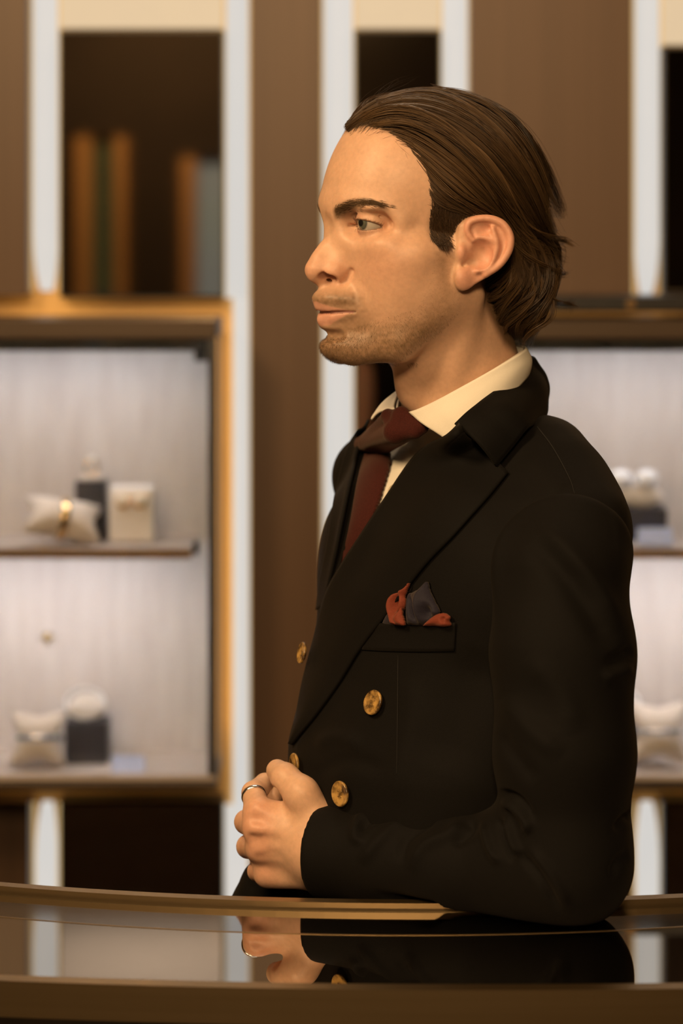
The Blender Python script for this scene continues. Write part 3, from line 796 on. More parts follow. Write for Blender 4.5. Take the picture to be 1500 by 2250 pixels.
# ------------------------------------------------------------------ hair: a close dark under-layer and combed strands
def hair_vol(p, grow=0.0):
    q = p.copy(); q[:, 1] = np.abs(q[:, 1]); f, l, u = q.T
    d = skull_F(p)
    d = smin(d, ell(p, (-62, 0, -32), (38, 58, 52)), 22)
    sd = poly_sd(f, u, HAIRLINE)
    tm = 6 + 3 * sstep(-f, -30, 60) + 2 * sstep(-f, 20, 90) + 3.0 * sstep(f, 40, 85) * sstep(u, 95, 120)
    tm = tm * (1 - .92 * sstep(50 - u, 0, 12) * sstep(f, 0, 8))
    return d - np.clip(sd * .42, -5, tm) - grow * sstep(sd, 0, 14)
CAPV, CAPQ = build(lambda p: hair_vol(p, -6.0), (-136, -100, -104), (104, 100, 152), 2.5, it=2)
VOLV, VOLQ = build(lambda p: hair_vol(p, 0.0), (-136, -100, -104), (108, 100, 156), 3.0, it=3)
WV = h2w(VOLV)
bvh_hair = BVHTree.FromPolygons([Vector(v) for v in WV], [tuple(f) for f in VOLQ])
M_hair = attr_mat('brown hair', 'tone', .42, .4)
M_haircap = mat('dark hair roots', (.020, .011, .005), .6, noise=((900, 900, 200), (.035, .019, .008), 3.0, .3, .7))
# the under-layer only where hair grows
def keep_cap(V, Q):
    sd = poly_sd(V[:, 0], V[:, 2], HAIRLINE)
    k = sd > -1.5
    k &= ~((V[:, 2] < 40) & (V[:, 0] > 40))
    fq = k[Q].all(1); Q = Q[fq]; ids = np.unique(Q); mp = -np.ones(len(V), int); mp[ids] = np.arange(len(ids))
    return V[ids], mp[Q]
cv, cq = keep_cap(CAPV, CAPQ)
hair = big_mesh('hair', h2w(cv), cq, M_haircap, person)
tag(hair, 'slicked back wavy brown hair')
CAMP = Vector((0, 0, ZC))
def cast(px, py, bvh, l_guess=0.0):
    d = Vector(((px - 750) / FPX, 1, -(py - HZ) / FPX)); dn = d.normalized()
    h = bvh.ray_cast(CAMP, dn)
    if h[0] is not None: return np.array(h[0]), np.array(h[1])
    f, u = hloc(px, py, l_guess)
    w_ = h2w((f, l_guess, u)); n = bvh.find_nearest(Vector(w_))
    nn = np.array(n[1])
    return np.array(w_), nn
def strand_mesh(S, N, R, cols, taper=.25, sides=3):
    """S (n,k,3) points, N (n,k,3) surface normals, R (n,) radii -> verts, quads, colours"""
    n, k, _ = S.shape
    T = np.gradient(S, axis=1); T /= np.linalg.norm(T, axis=2, keepdims=True) + 1e-12
    A = np.cross(T, N); A /= np.linalg.norm(A, axis=2, keepdims=True) + 1e-9
    B = np.cross(A, T)
    rr = R[:, None] * np.interp(np.linspace(0, 1, k), [0, .08, .6, 1], [.5, 1, .9, taper])[None]
    V = np.empty((n, k, sides, 3), np.float32)
    for j in range(sides):
        a = 2 * math.pi * j / sides + .5
        V[:, :, j] = S + rr[..., None] * (A * math.cos(a) + B * math.sin(a))
    idx = np.arange(n * k * sides).reshape(n, k, sides)
    Q = []
    for j in range(sides):
        j2 = (j + 1) % sides
        Q.append(np.stack([idx[:, :-1, j], idx[:, :-1, j2], idx[:, 1:, j2], idx[:, 1:, j]], -1).reshape(-1, 4))
    C_ = np.repeat(cols, k * sides, axis=0)
    return V.reshape(-1, 3), np.concatenate(Q), C_
rng = np.random.default_rng(11)
def comb(guides, n, K=18, clumps=9, lift=(-.006, .001), wig=2.0, rad=(.00020, .00036), rootj=6.0, tipj=14.0, clump_pull=.9, l_guess=0.0, ridge=.005, lockamp=9.0):
    """strands between traced guides, gathered into locks of uneven width that wander and overlap"""
    G = np.stack([catmull(g, K) for g in guides]); m = len(G)
    nc = max(2, int(clumps * (m - 1)))
    edges = np.cumsum(rng.uniform(.35, 1.6, nc)); edges = np.concatenate([[0], edges / edges[-1]]) * (m - 1)
    lk = dict(ph=rng.uniform(0, 6.28, nc), amp=rng.uniform(.25, 1.0, nc) * lockamp, fr=rng.uniform(4, 8, nc), up=rng.uniform(-.0055, .003, nc),
              tone=rng.beta(2, 2.6, nc), sh=rng.normal(0, .35, nc), tip=rng.normal(0, 1, (nc, 2)) * tipj * .8, cut=rng.uniform(.86, 1.0, nc))
    S = np.empty((n, K, 3)); Nn = np.empty((n, K, 3)); mixv = np.empty(n)
    s = rng.random(n) * (m - 1); t0 = np.linspace(0, 1, K)
    dep = rng.random(n)
    for i in range(n):
        c = min(nc - 1, int(np.searchsorted(edges, s[i]) - 1)); c = max(c, 0)
        wdt = edges[c + 1] - edges[c]; mid = (edges[c] + edges[c + 1]) / 2
        x = (s[i] - mid) / (wdt * .5)                           # -1 .. 1 across the lock
        t = t0 * (lk['cut'][c] * rng.uniform(.9, 1.0))
        loose = rng.random() < .07
        pull = (0 if loose else clump_pull) * np.interp(t, [0, .3, .75, 1], [.05, .45, .7, .95])
        ss = np.clip(mid + (s[i] - mid) * (1 - pull) + lk['sh'][c] * wdt * np.interp(t, [0, .4, 1], [0, 1, 1.6]), 0, m - 1.0001)
        a = ss.astype(int); u = (ss - a)[:, None]; kk = t * (K - 1); k0 = np.minimum(kk.astype(int), K - 2); kf = (kk - k0)[:, None]
        g0 = G[a, k0] * (1 - kf) + G[a, k0 + 1] * kf; a1 = np.minimum(a + 1, m - 1); g1 = G[a1, k0] * (1 - kf) + G[a1, k0 + 1] * kf
        pth = g0 * (1 - u) + g1 * u
        env = np.interp(t, [0, .2, 1], [0, .6, 1])[:, None]
        pth = pth + np.stack([np.sin(t * lk['fr'][c] + lk['ph'][c]) * .5, np.cos(t * lk['fr'][c] * .9 + lk['ph'][c] * 1.3)], 1) * (lk['amp'][c] * wig / 2.5) * env
        pth[0] += rng.normal(0, rootj, 2) * .5
        pth += (lk['tip'][c] + rng.normal(0, 1, 2) * tipj * .3)[None] * (t ** 4)[:, None] + rng.normal(0, 1, 2)[None] * (7.0 if loose else 1.4) * env
        off = lift[0] + (lift[1] - lift[0]) * dep[i] ** .6 + ridge * (.45 - x * x) + lk['up'][c] + (.0015 if loose else 0)
        for k in range(K):
            w_, nn = cast(pth[k, 0], pth[k, 1], bvh_hair, l_guess)
            S[i, k] = w_ + nn * off * min(1, .15 + 3 * t[k]); Nn[i, k] = nn
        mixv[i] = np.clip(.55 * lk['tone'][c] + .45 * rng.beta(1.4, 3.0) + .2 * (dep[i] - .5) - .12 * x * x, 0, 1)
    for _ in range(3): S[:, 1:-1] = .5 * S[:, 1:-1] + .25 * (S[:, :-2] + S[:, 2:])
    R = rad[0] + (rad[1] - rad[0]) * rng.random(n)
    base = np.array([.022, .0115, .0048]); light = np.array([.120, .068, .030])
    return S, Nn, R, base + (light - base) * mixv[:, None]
GA = [[(768, 268), (795, 228), (853, 198), (930, 187), (1000, 194), (1070, 215), (1131, 248), (1180, 300), (1213, 372), (1232, 440), (1240, 500)],
      [(762, 281), (792, 246), (845, 222), (910, 213), (975, 222), (1040, 250), (1100, 295), (1150, 355), (1185, 430), (1210, 490), (1245, 532)],
      [(768, 287), (805, 260), (860, 248), (915, 250), (970, 272), (1025, 308), (1080, 360), (1125, 420), (1160, 480), (1195, 525), (1254, 545)],
      [(790, 290), (835, 274), (880, 278), (930, 300), (985, 340), (1035, 385), (1080, 430), (1115, 475), (1145, 520), (1185, 560), (1250, 568)],
      [(822, 285), (860, 291), (905, 312), (950, 345), (1000, 388), (1045, 428), (1085, 462), (1115, 500), (1140, 545), (1170, 590), (1224, 606)],
      [(868, 305), (900, 323), (935, 352), (975, 390), (1015, 425), (1055, 452), (1092, 478), (1118, 508), (1134, 550), (1150, 600), (1180, 640)],
      [(903, 328), (926, 356), (953, 392), (988, 425), (1028, 450), (1065, 463), (1098, 482), (1122, 512), (1132, 550), (1134, 600), (1140, 650)],
      [(926, 350), (938, 378), (958, 408), (990, 436), (1025, 456), (1058, 464), (1090, 474), (1116, 494), (1128, 525), (1130, 560), (1128, 600)]]
GA2 = [[(932, 362), (938, 380), (950, 402), (970, 425), (1000, 446), (1030, 458), (1060, 466)],
       [(936, 385), (941, 402), (952, 420), (970, 438), (996, 452), (1022, 462), (1050, 468)],
       [(940, 410), (945, 424), (955, 438), (970, 450), (990, 460), (1010, 466), (1036, 472)]]
GB = [[(1108, 472), (1128, 505), (1131, 545), (1112, 590), (1080, 620), (1052, 636), (1036, 645)],
      [(1116, 472), (1138, 520), (1143, 570), (1128, 612), (1098, 645), (1070, 664), (1060, 676)],
      [(1128, 480), (1156, 540), (1164, 590), (1153, 630), (1115, 662), (1084, 690), (1082, 706)],
      [(1145, 490), (1180, 550), (1192, 600), (1184, 645), (1142, 682), (1112, 712), (1108, 742)],
      [(1175, 500), (1212, 550), (1222, 600), (1208, 650), (1178, 690), (1146, 718), (1132, 752)],
      [(1205, 500), (1238, 550), (1228, 592), (1218, 640), (1198, 690), (1172, 728), (1150, 766)]]
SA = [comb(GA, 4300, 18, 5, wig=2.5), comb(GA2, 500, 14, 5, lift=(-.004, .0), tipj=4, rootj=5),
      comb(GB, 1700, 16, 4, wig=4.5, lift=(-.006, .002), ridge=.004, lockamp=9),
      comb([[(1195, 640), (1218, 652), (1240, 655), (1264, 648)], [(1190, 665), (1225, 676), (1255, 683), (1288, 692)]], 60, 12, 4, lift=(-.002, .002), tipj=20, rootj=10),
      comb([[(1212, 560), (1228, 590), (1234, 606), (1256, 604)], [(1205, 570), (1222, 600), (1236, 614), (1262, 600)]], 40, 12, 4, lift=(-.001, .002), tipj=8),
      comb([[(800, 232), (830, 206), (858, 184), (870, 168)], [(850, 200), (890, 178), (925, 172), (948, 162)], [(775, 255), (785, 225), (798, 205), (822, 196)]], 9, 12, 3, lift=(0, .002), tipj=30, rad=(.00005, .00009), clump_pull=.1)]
def lock(pts, n=46, w=8.0, lift=(.001, .0045), tone=.55, K=18, rad=(.00018, .00032)):
    """one free lock following a traced path"""
    S, N, R, C_ = comb([np.array(pts) + np.array([-.3, -1]) * w, np.array(pts) + np.array([.3, 1]) * w], n, K, 1.01, lift=lift, wig=.6, rootj=w * .8, tipj=w * .8, clump_pull=.55, ridge=.0028, lockamp=2.0, rad=rad)
    base = np.array([.022, .0115, .0048]); light = np.array([.150, .086, .037])
    t = np.clip(tone + .35 * (rng.random((len(S), 1)) - .5), 0, 1)
    return S, N, R, base + (light - base) * t
LOCKS = [([(1062, 462), (1095, 500), (1130, 540), (1165, 575), (1210, 598), (1244, 610)], .55), ([(1130, 455), (1160, 498), (1198, 522), (1236, 528), (1260, 545)], .75), ([(1085, 430), (1120, 480), (1150, 518), (1185, 543), (1225, 558), (1250, 586)], .6),
         ([(1125, 585), (1122, 628), (1092, 654), (1062, 660)], .6), ([(1165, 598), (1172, 648), (1142, 688), (1112, 712), (1106, 738)], .7), ([(1190, 612), (1188, 658), (1152, 694), (1134, 722), (1140, 748)], .8),
         ([(1214, 640), (1200, 686), (1164, 710), (1144, 736), (1152, 764)], .65), ([(1145, 575), (1152, 618), (1126, 655), (1100, 690), (1090, 722)], .5), ([(1222, 590), (1216, 640), (1192, 680), (1172, 716), (1162, 752)], .7),
         ([(790, 262), (850, 236), (925, 246), (1000, 290), (1060, 350), (1110, 420), (1150, 480)], .6), ([(815, 276), (880, 268), (945, 294), (1010, 345), (1070, 410), (1112, 468)], .5), ([(830, 222), (920, 204), (1000, 225), (1070, 270), (1130, 335), (1175, 410), (1202, 480)], .55),
         ([(890, 300), (945, 338), (1000, 384), (1050, 430), (1098, 470)], .55), ([(950, 196), (1030, 222), (1100, 268), (1160, 340), (1195, 420), (1218, 492)], .5), ([(1010, 300), (1060, 345), (1105, 405), (1140, 465), (1170, 510)], .7),
         ([(1150, 330), (1180, 400), (1198, 460), (1205, 510), (1240, 535)], .65), ([(930, 350), (975, 392), (1025, 430), (1080, 462), (1115, 498)], .45)]
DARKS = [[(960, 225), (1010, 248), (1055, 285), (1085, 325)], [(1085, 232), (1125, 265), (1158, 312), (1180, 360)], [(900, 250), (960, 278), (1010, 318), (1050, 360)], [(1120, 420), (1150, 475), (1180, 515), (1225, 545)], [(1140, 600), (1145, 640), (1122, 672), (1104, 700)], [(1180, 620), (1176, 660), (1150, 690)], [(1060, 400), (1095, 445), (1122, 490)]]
for pts, tone in LOCKS: SA.append(lock(pts, 48, 6.5, (.0005, .0045), tone))  # lighter lock tones put the hair's highlights into the strand colour
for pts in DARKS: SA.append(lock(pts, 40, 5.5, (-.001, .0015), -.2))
vs_, qs_, cs_, off = [], [], [], 0
for S_, N_, R_, C_ in SA:
    v_, q_, c_ = strand_mesh(S_, N_, R_, C_)
    vs_.append(v_); qs_.append(q_ + off); cs_.append(c_); off += len(v_)
for S_, N_, R_, C_ in (SA[0], SA[2]):                       # the far side, mirrored
    k_ = rng.random(len(S_)) < .42
    L_ = w2h(S_[k_].reshape(-1, 3)); L_[:, 1] *= -1; S2 = h2w(L_).reshape(S_[k_].shape)
    N2 = N_[k_] @ HM.T; N2[..., 1] *= -1; N2 = N2 @ HM
    v_, q_, c_ = strand_mesh(S2, N2, R_[k_] * 1.3, C_[k_])
    vs_.append(v_); qs_.append(q_ + off); cs_.append(c_); off += len(v_)
HS = big_mesh('hair_strands', np.concatenate(vs_), np.concatenate(qs_), M_hair, hair)
color_attr(HS, 'tone', np.concatenate(cs_)); HS['kind'] = 'stuff'
# sideburns, brows, stubble, lashes: short hairs standing on the skin
bvh_skin = BVHTree.FromPolygons([Vector(v) for v in h2w(HV)], [tuple(f) for f in HQ])
def short_hairs(roots, dirs, lens, rad, lift, cols, K=4, bend=.0):
    """roots local (n,3), dirs local unit; grows along the surface"""
    n = len(roots); S = np.empty((n, K, 3)); N = np.empty((n, K, 3))
    for i in range(n):
        w0 = Vector(h2w(roots[i])); loc_, nr, _, _ = bvh_skin.find_nearest(w0)
        nr = np.array(nr); loc_ = np.array(loc_); dw = dirs[i] @ HM
        dw = dw - nr * (dw @ nr); dw /= np.linalg.norm(dw) + 1e-9
        for k in range(K):
            t = k / (K - 1)
            S[i, k] = loc_ - nr * .0003 + (dw * t + nr * (lift * t + bend * t * t)) * lens[i]; N[i, k] = nr
    return strand_mesh(S, N, rad, cols, .15)
def scatter_local(poly_fu, n, sides=(1,), lmax=90):
    """roots on the near/far skin inside a side-plane polygon"""
    poly = np.array(poly_fu); lo, hi = poly.min(0), poly.max(0); out = []
    while len(out) < n:
        f, u = lo + rng.random(2) * (hi - lo)
        if poly_sd(np.array([f]), np.array([u]), poly)[0] < 0: continue
        s = sides[len(out) % len(sides)]
        h = bvh_skin.ray_cast(Vector(h2w((f, s * 120, u))), Vector((-s * HL)))
        if h[0] is not None:
            q = w2h(np.array(h[0]))
            if abs(q[1]) > 75 and f < 22 and u > -40: continue
            out.append(q)
    return np.array(out)
def unit(a): return a / np.linalg.norm(a, axis=1, keepdims=True)
# sideburns
SBP = [(33, 52), (34, 30), (35, 11), (30, 5), (23, 3), (18, 10), (12, 26), (2, 34), (12, 44), (22, 56)]
rt = scatter_local(SBP, 2600, (1, 1, 1, -1)); d_ = unit(np.tile([-.35, 0, -1.0], (len(rt), 1)) + rng.normal(0, .22, (len(rt), 3)))
v_, q_, c_ = short_hairs(rt, d_, .007 + .006 * rng.random(len(rt)), .00018 + .0001 * rng.random(len(rt)), .18, np.array([.03, .016, .007]) * (1 + rng.random((len(rt), 1))))
o = big_mesh('sideburn', v_, q_, M_hair, person); color_attr(o, 'tone', c_); o['kind'] = 'stuff'
# soft short hairs along the hairline
hl = np.array([(86, 104), (71, 106), (60, 99), (48, 90), (37, 79), (32, 66), (30, 54), (31, 40)]); hl = catmull(hl, 60); rt = []
while len(rt) < 1900:
    f, u = hl[rng.integers(60)] + rng.normal(0, 2.6, 2) + np.array([1.6, -1.6])
    s_ = 1 if rng.random() < .72 else -1
    if f > 62: 
        h_ = bvh_skin.ray_cast(Vector(h2w((150, s_ * rng.uniform(0, 40), u))), Vector(-HF))
    else: h_ = bvh_skin.ray_cast(Vector(h2w((f, s_ * 120, u))), Vector(-s_ * HL))
    if h_[0] is not None: rt.append(w2h(np.array(h_[0])))
rt = np.array(rt); d_ = unit(np.stack([-.9 * np.ones(len(rt)), np.sign(rt[:, 1]) * .2, np.where(rt[:, 0] > 60, .5, -.25)], 1) + rng.normal(0, .28, (len(rt), 3)))
v_, q_, c_ = short_hairs(rt, d_, .008 + .012 * rng.random(len(rt)), .00006 + .00006 * rng.random(len(rt)), .10, np.array([.085, .05, .024]) * (.6 + .8 * rng.random((len(rt), 1))))
o = big_mesh('hairline', v_, q_, M_hair, hair); color_attr(o, 'tone', c_); o['kind'] = 'stuff'
# brows
rt, dd = [], []
for s in (1, -1):
    for _ in range(820 if s == 1 else 520):
        l = 14 + 41 * rng.random() ** .9
        bl = np.interp(l, [12, 20, 30, 43, 53, 58], [27.5, 31.5, 36.0, 39.4, 37.8, 34.0]); bw = np.interp(l, [7, 13, 30, 46, 57], [2.6, 4.8, 4.3, 2.8, .9])
        u = bl + bw * rng.normal(0, .5)
        rt.append((surf_f(l, u), s * l, u)); k = (l - 8) / 48
        dd.append((-.3 - .7 * k, s * (.45 + .5 * k), .75 - 1.1 * k + (bl - u) * .06))
rt = np.array(rt); dd = unit(np.array(dd) + rng.normal(0, .15, (len(rt), 3)))
v_, q_, c_ = short_hairs(rt, dd, .005 + .004 * rng.random(len(rt)), .00009 + .00006 * rng.random(len(rt)), .10, np.array([.085, .05, .024]) * (.8 + .7 * rng.random((len(rt), 1))))
o = big_mesh('eyebrows', v_, q_, M_hair, person); color_attr(o, 'tone', c_); o['kind'] = 'stuff'
# stubble: beard, upper lip
rt = scatter_local([(32, -2), (16, -4), (4, -50), (20, -70), (45, -86), (60, -104), (110, -104), (112, -72), (97, -76), (86, -66), (70, -58), (45, -50), (36, -28)], 5200, (1, 1, -1))
fr = []
for _ in range(2000):
    l = rng.uniform(-30, 30); u = rng.uniform(-100, -74); fr.append((surf_f(abs(l), u), l, u))
for _ in range(700):
    l = rng.uniform(-27, 27); u = rng.uniform(-46, -33) - abs(l) * .16
    if abs(l) < 18 and u > -35: continue
    fr.append((surf_f(abs(l), u), l, u))
rt = np.concatenate([rt, np.array(fr)])
dd = unit(np.stack([.15 - .45 * (rt[:, 0] < 70), np.sign(rt[:, 1]) * .25, -np.ones(len(rt))], 1) + rng.normal(0, .35, (len(rt), 3)))
low = sstep(-rt[:, 2], 40, 85)
v_, q_, c_ = short_hairs(rt, dd, (.0008 + .0017 * low) * (.5 + .9 * rng.random(len(rt))), .00005 + .000035 * rng.random(len(rt)), .55, np.array([.17, .10, .046]) * (.5 + 1.0 * rng.random((len(rt), 1))), K=3)
o = big_mesh('stubble', v_, q_, M_hair, person); color_attr(o, 'tone', c_); o['kind'] = 'stuff'
# lashes
rt, dd, ln = [], [], []
for s in (1, -1):
    for k in range(46):
        t = .12 + .84 * k / 45; al = A_IN + (A_OUT - A_IN) * t; u = float(lid_up(t)) + .2
        rt.append((EYE[0] + 13.6 * math.cos(al), s * (EYE[1] + 13.6 * math.sin(al)), u)); dd.append((math.cos(al), s * math.sin(al), .3)); ln.append(.0036)
    for k in range(26):
        t = .2 + .74 * k / 25; al = A_IN + (A_OUT - A_IN) * t; u = float(lid_lo(t)) - .1
        rt.append((EYE[0] + 13.4 * math.cos(al), s * (EYE[1] + 13.4 * math.sin(al)), u)); dd.append((math.cos(al), s * math.sin(al), -.4)); ln.append(.0018)
rt = np.array(rt); dd = unit(np.array(dd) + rng.normal(0, .1, (len(rt), 3))); n = len(rt); K = 5
S = np.empty((n, K, 3)); N = np.tile(HU, (n, K, 1))
for i in range(n):
    for k in range(K):
        t = k / (K - 1); S[i, k] = h2w(rt[i] + np.array([-.6, 0, 0])) + (dd[i] @ HM) * ln[i] * t + HU * (.0022 * t * t * np.sign(dd[i][2]))
v_, q_, c_ = strand_mesh(S, N, np.full(n, .00006), np.tile([.012, .008, .006], (n, 1)), .2)
o = big_mesh('eyelashes', v_, q_, M_hair, person); color_attr(o, 'tone', c_); o['kind'] = 'stuff'
print('hair', time.time() - T0)
# ================================================================== the man: hands, suit (world millimetres)
def W(px, py, d): return np.array(P(px, py, d)) * 1000.0
def rpx(r_px, d): return r_px * d / FPX * 1000.0
TT = math.radians(28)
TF = np.array([-math.cos(TT), -math.sin(TT), 0]); TL = np.array([math.sin(TT), -math.cos(TT), 0])
TM = np.stack([TF, TL, HU]); TB = W(1040, 960, 2.12)
def t2w(v): return TB + np.asarray(v, float) @ TM
def w2t(p): return (p - TB.astype(np.float32)) @ TM.T.astype(np.float32)
# torso sections: u, centre f, half width, front, back, exponent
TS = np.array([(40, -34, 58, 50, 36, 2.0), (0, -26, 98, 62, 54, 2.1), (-40, -18, 146, 86, 68, 2.2), (-80, -8, 156, 100, 78, 2.3), (-130, 0, 158, 113, 84, 2.3), (-200, 9, 160, 120, 88, 2.3),
               (-270, 28, 154, 126, 90, 2.3), (-350, 34, 142, 125, 96, 2.3), (-440, 28, 132, 116, 98, 2.2), (-540, 6, 134, 112, 104, 2.2), (-660, -6, 138, 110, 110, 2.2), (-900, -6, 138, 110, 110, 2.2)], float)[::-1]
def torso_F(p, shrink=0.0, bottom=-590.0):
    q = w2t(p); f, l, u = q.T
    def I(k): return np.interp(u, TS[:, 0], TS[:, k])
    c, a, bf, bb, n = I(1), I(2) - shrink, I(3) - shrink, I(4) - shrink, I(5)
    b = np.where(f > c, bf, bb)
    k0 = (np.abs(l / a) ** n + np.abs((f - c) / b) ** n) ** (1 / n)
    d = (k0 - 1) * np.minimum(a, b)
    d = smax(d, u - 16, 14)
    s = q.copy(); s[:, 1] = np.abs(s[:, 1])
    y = np.minimum(chain(q, [(-20, 36, -22), (-20, 100, -36), (-12, 150, -66)], [38 - shrink, 40 - shrink, 40 - shrink]),
                   chain(q, [(-22, -36, -4), (-14, -104, -16), (6, -166, -50)], [38 - shrink, 43 - shrink, 42 - shrink]))
    y = smin(y, ell(s, (44, 76, -112), (48 - shrink, 78, 72)), 30)            # chest
    y = smin(y, ell(s, (-44, 70, -120), (38 - shrink, 75, 90)), 30)           # shoulder blades
    d = smin(d, y, 34)
    return smax(d, bottom - u, 8)
# near arm
SH, EL, CU = W(1242, 1272, 1.962), W(1246, 1893, 1.925), W(699, 1869, 2.030)
def sleeve_near(p):
    pts = [SH, W(1236, 1430, 1.95), W(1240, 1660, 1.93), EL]
    d = chain(p, pts, [50, 57.0, 55, 46.5], 12)
    pt2 = [EL, W(1150, 1898, 1.945), W(1000, 1900, 1.972), W(850, 1886, 2.002), CU]
    d2 = chain(p, pt2, [46.5, 45, 41, 39, 38], 12)
    d = smin(d, d2, 26)
    d = smin(d, smax(torso_F(p) - 2.2, sph(p, SH + TL * 2 + HU * 10, 60), 6), 24)
    ax = CU - W(850, 1886, 2.002); ax /= np.linalg.norm(ax)
    e = ((p - CU.astype(np.float32)) @ ax.astype(np.float32))
    d = smax(d, e, 4)
    hol = np.maximum(chain(p, [W(850, 1886, 2.002), CU + ax * 10], [32, 32]), -e - 22)
    d = smax(d, -hol, 1.5)
    arc_ = FAR[1] - np.sqrt(np.maximum(0, FAR[2] ** 2 - (p[:, 0] / 1000 - FAR[0]) ** 2))      # the counter carries the sleeve
    zf = np.where(p[:, 1] / 1000 > arc_ - .004, np.where(p[:, 1] / 1000 > arc_ + .021, 0.0, ZCT + .0090), ZCT + .0012) * 1000
    return smax(d, zf - p[:, 2], 4)
FS, FE, FC = t2w((2, -164, -72)), W(800, 1960, 2.27), W(592, 1958, 2.135)
def sleeve_far(p):
    d = chain(p, [FS, t2w((0, -172, -190)), FE], [42, 45, 44], 12)
    d = smin(d, chain(p, [FE, W(690, 1990, 2.2), W(592, 2000, 2.15), FC + np.array([0, 0, 4])], [44, 38, 33, 27], 10), 20); d = smin(d, cap(p, W(590, 2010, 2.14), W(545, 2012, 2.13), 26, 14), 20)
    return smax(d, p[:, 2] - float(FC[2]) - 34, 3)
def hand_near(p):
    mc = [((712, 1826, 2.036), (566, 1781, 2.052), 13.5, 12.0), ((712, 1848, 2.030), (566, 1820, 2.046), 14, 12.2),
          ((710, 1878, 2.032), (572, 1864, 2.050), 14, 11.8), ((708, 1918, 2.036), (588, 1920, 2.058), 14, 12.0)]
    d = None
    for a, b, r0, r1 in mc:
        c = cap(p, W(*a), W(*b), r0, r1); d = c if d is None else smin(d, c, 12)
    d = smin(d, ell(p, W(640, 1850, 2.062), (36, 16, 33)), 12)                 # palm
    d = smin(d, cap(p, W(712, 1868, 2.034), W(780, 1874, 2.014), 30, 30), 14)    # wrist
    th = chain(p, [W(700, 1800, 2.035), W(662, 1744, 2.036), W(626, 1708, 2.05), W(609, 1693, 2.064)], [15, 14.2, 11.2, 9.6], 6)
    d = smin(d, th, 10)
    fg = [[(566, 1781, 2.052), (556, 1742, 2.074), (582, 1722, 2.094), (618, 1722, 2.098)],
          [(566, 1820, 2.046), (541, 1806, 2.084), (566, 1800, 2.108), (604, 1802, 2.104)],
          [(572, 1864, 2.050), (545, 1860, 2.088), (572, 1854, 2.110), (608, 1854, 2.104)],
          [(588, 1920, 2.058), (566, 1914, 2.090), (590, 1906, 2.106), (620, 1904, 2.102)]]
    fr = [[11.8, 9.6, 8.8, 7.8], [12, 10, 8.8, 8], [11.6, 9.8, 8.6, 7.8], [10.6, 8.6, 7.6, 7]]
    for g, r_ in zip(fg, fr):
        d = smin(d, chain(p, [W(*x) for x in g], r_, 3), 3.0)
    for a, b, *_ in mc:                                                       # knuckles and tendons
        d = smin(d, sph(p, W(b[0] + 4, b[1], b[2] - .006), 8.6), 5)
    for a, b in (((560, 1800), (600, 1808)), ((556, 1842), (604, 1846)), ((566, 1888), (606, 1886))):
        d = smax(d, -cap(p, W(*a, 2.034), W(*b, 2.026), 1.4, .4), 8)
    # hollow between thumb and first finger
    d = smax(d, -cap(p, W(585, 1741, 2.04), W(616, 1739, 2.05), 4.2, 3.4), 3)
    return d
def hand_far(p):
    o = np.array([0, 0, 0.])
    d = chain(p, [FC + np.array([0, 0, 14.]), W(604, 1890, 2.12)], [17, 17], 10)
    for k, yy in enumerate((1850, 1872, 1894, 1915)):
        d = smin(d, chain(p, [W(596, yy + 14, 2.122), W(570, yy, 2.126), W(578, yy - 8, 2.104 + .004 * k)], [9.5, 8.5, 7.5], 3), 3)
    return smin(d, chain(p, [W(620, 1890, 2.12), W(628, 1850, 2.118), W(620, 1790, 2.108), W(604, 1748, 2.092)], [12, 11, 11, 10.5], 4), 5)
t_ = time.time()
def box_of(pts, m): pts = np.array(pts); return pts.min(0) - m, pts.max(0) + m
lo, hi = box_of([W(500, 1660, 2.04), W(770, 1975, 2.04), W(520, 1700, 2.13), W(700, 1800, 1.985)], 20)
NV, NQ = build(hand_near, lo, hi, 1.3, it=3)
lo, hi = box_of([FC, W(560, 1730, 2.09), W(640, 1960, 2.13)], 45)
RV, RQ = build(hand_far, lo, hi, 2.5, it=2)
# plain body under the clothes down to the shoes
def body_F(p):
    d = smax(torso_F(p, 18, -700), w2t(p)[:, 2] + 45, 6)
    for s in (1, -1):
        hip = t2w((-20, 72 * s - 22, -560)); kn = t2w((-16, 76 * s - 30, -960)); an = t2w((-40, 82 * s - 34, -1395))
        d = smin(d, chain(p, [hip, kn, an], [76, 54, 40]), 30)
    d = smin(d, chain(p, [SH, EL], [34, 28]), 14); d = smin(d, chain(p, [EL, EL + (CU - EL) * .7], [28, 25]), 10)
    d = smin(d, chain(p, [FS, t2w((0, -168, -190)), FE], [28, 28, 26]), 10); d = smin(d, chain(p, [FE, FE + (FC - FE) * .5], [26, 22]), 10)
    return d
BV, BQ = build(body_F, TB + np.array([-330, -330, -1500]), TB + np.array([330, 330, 60]), 8.0, it=2)
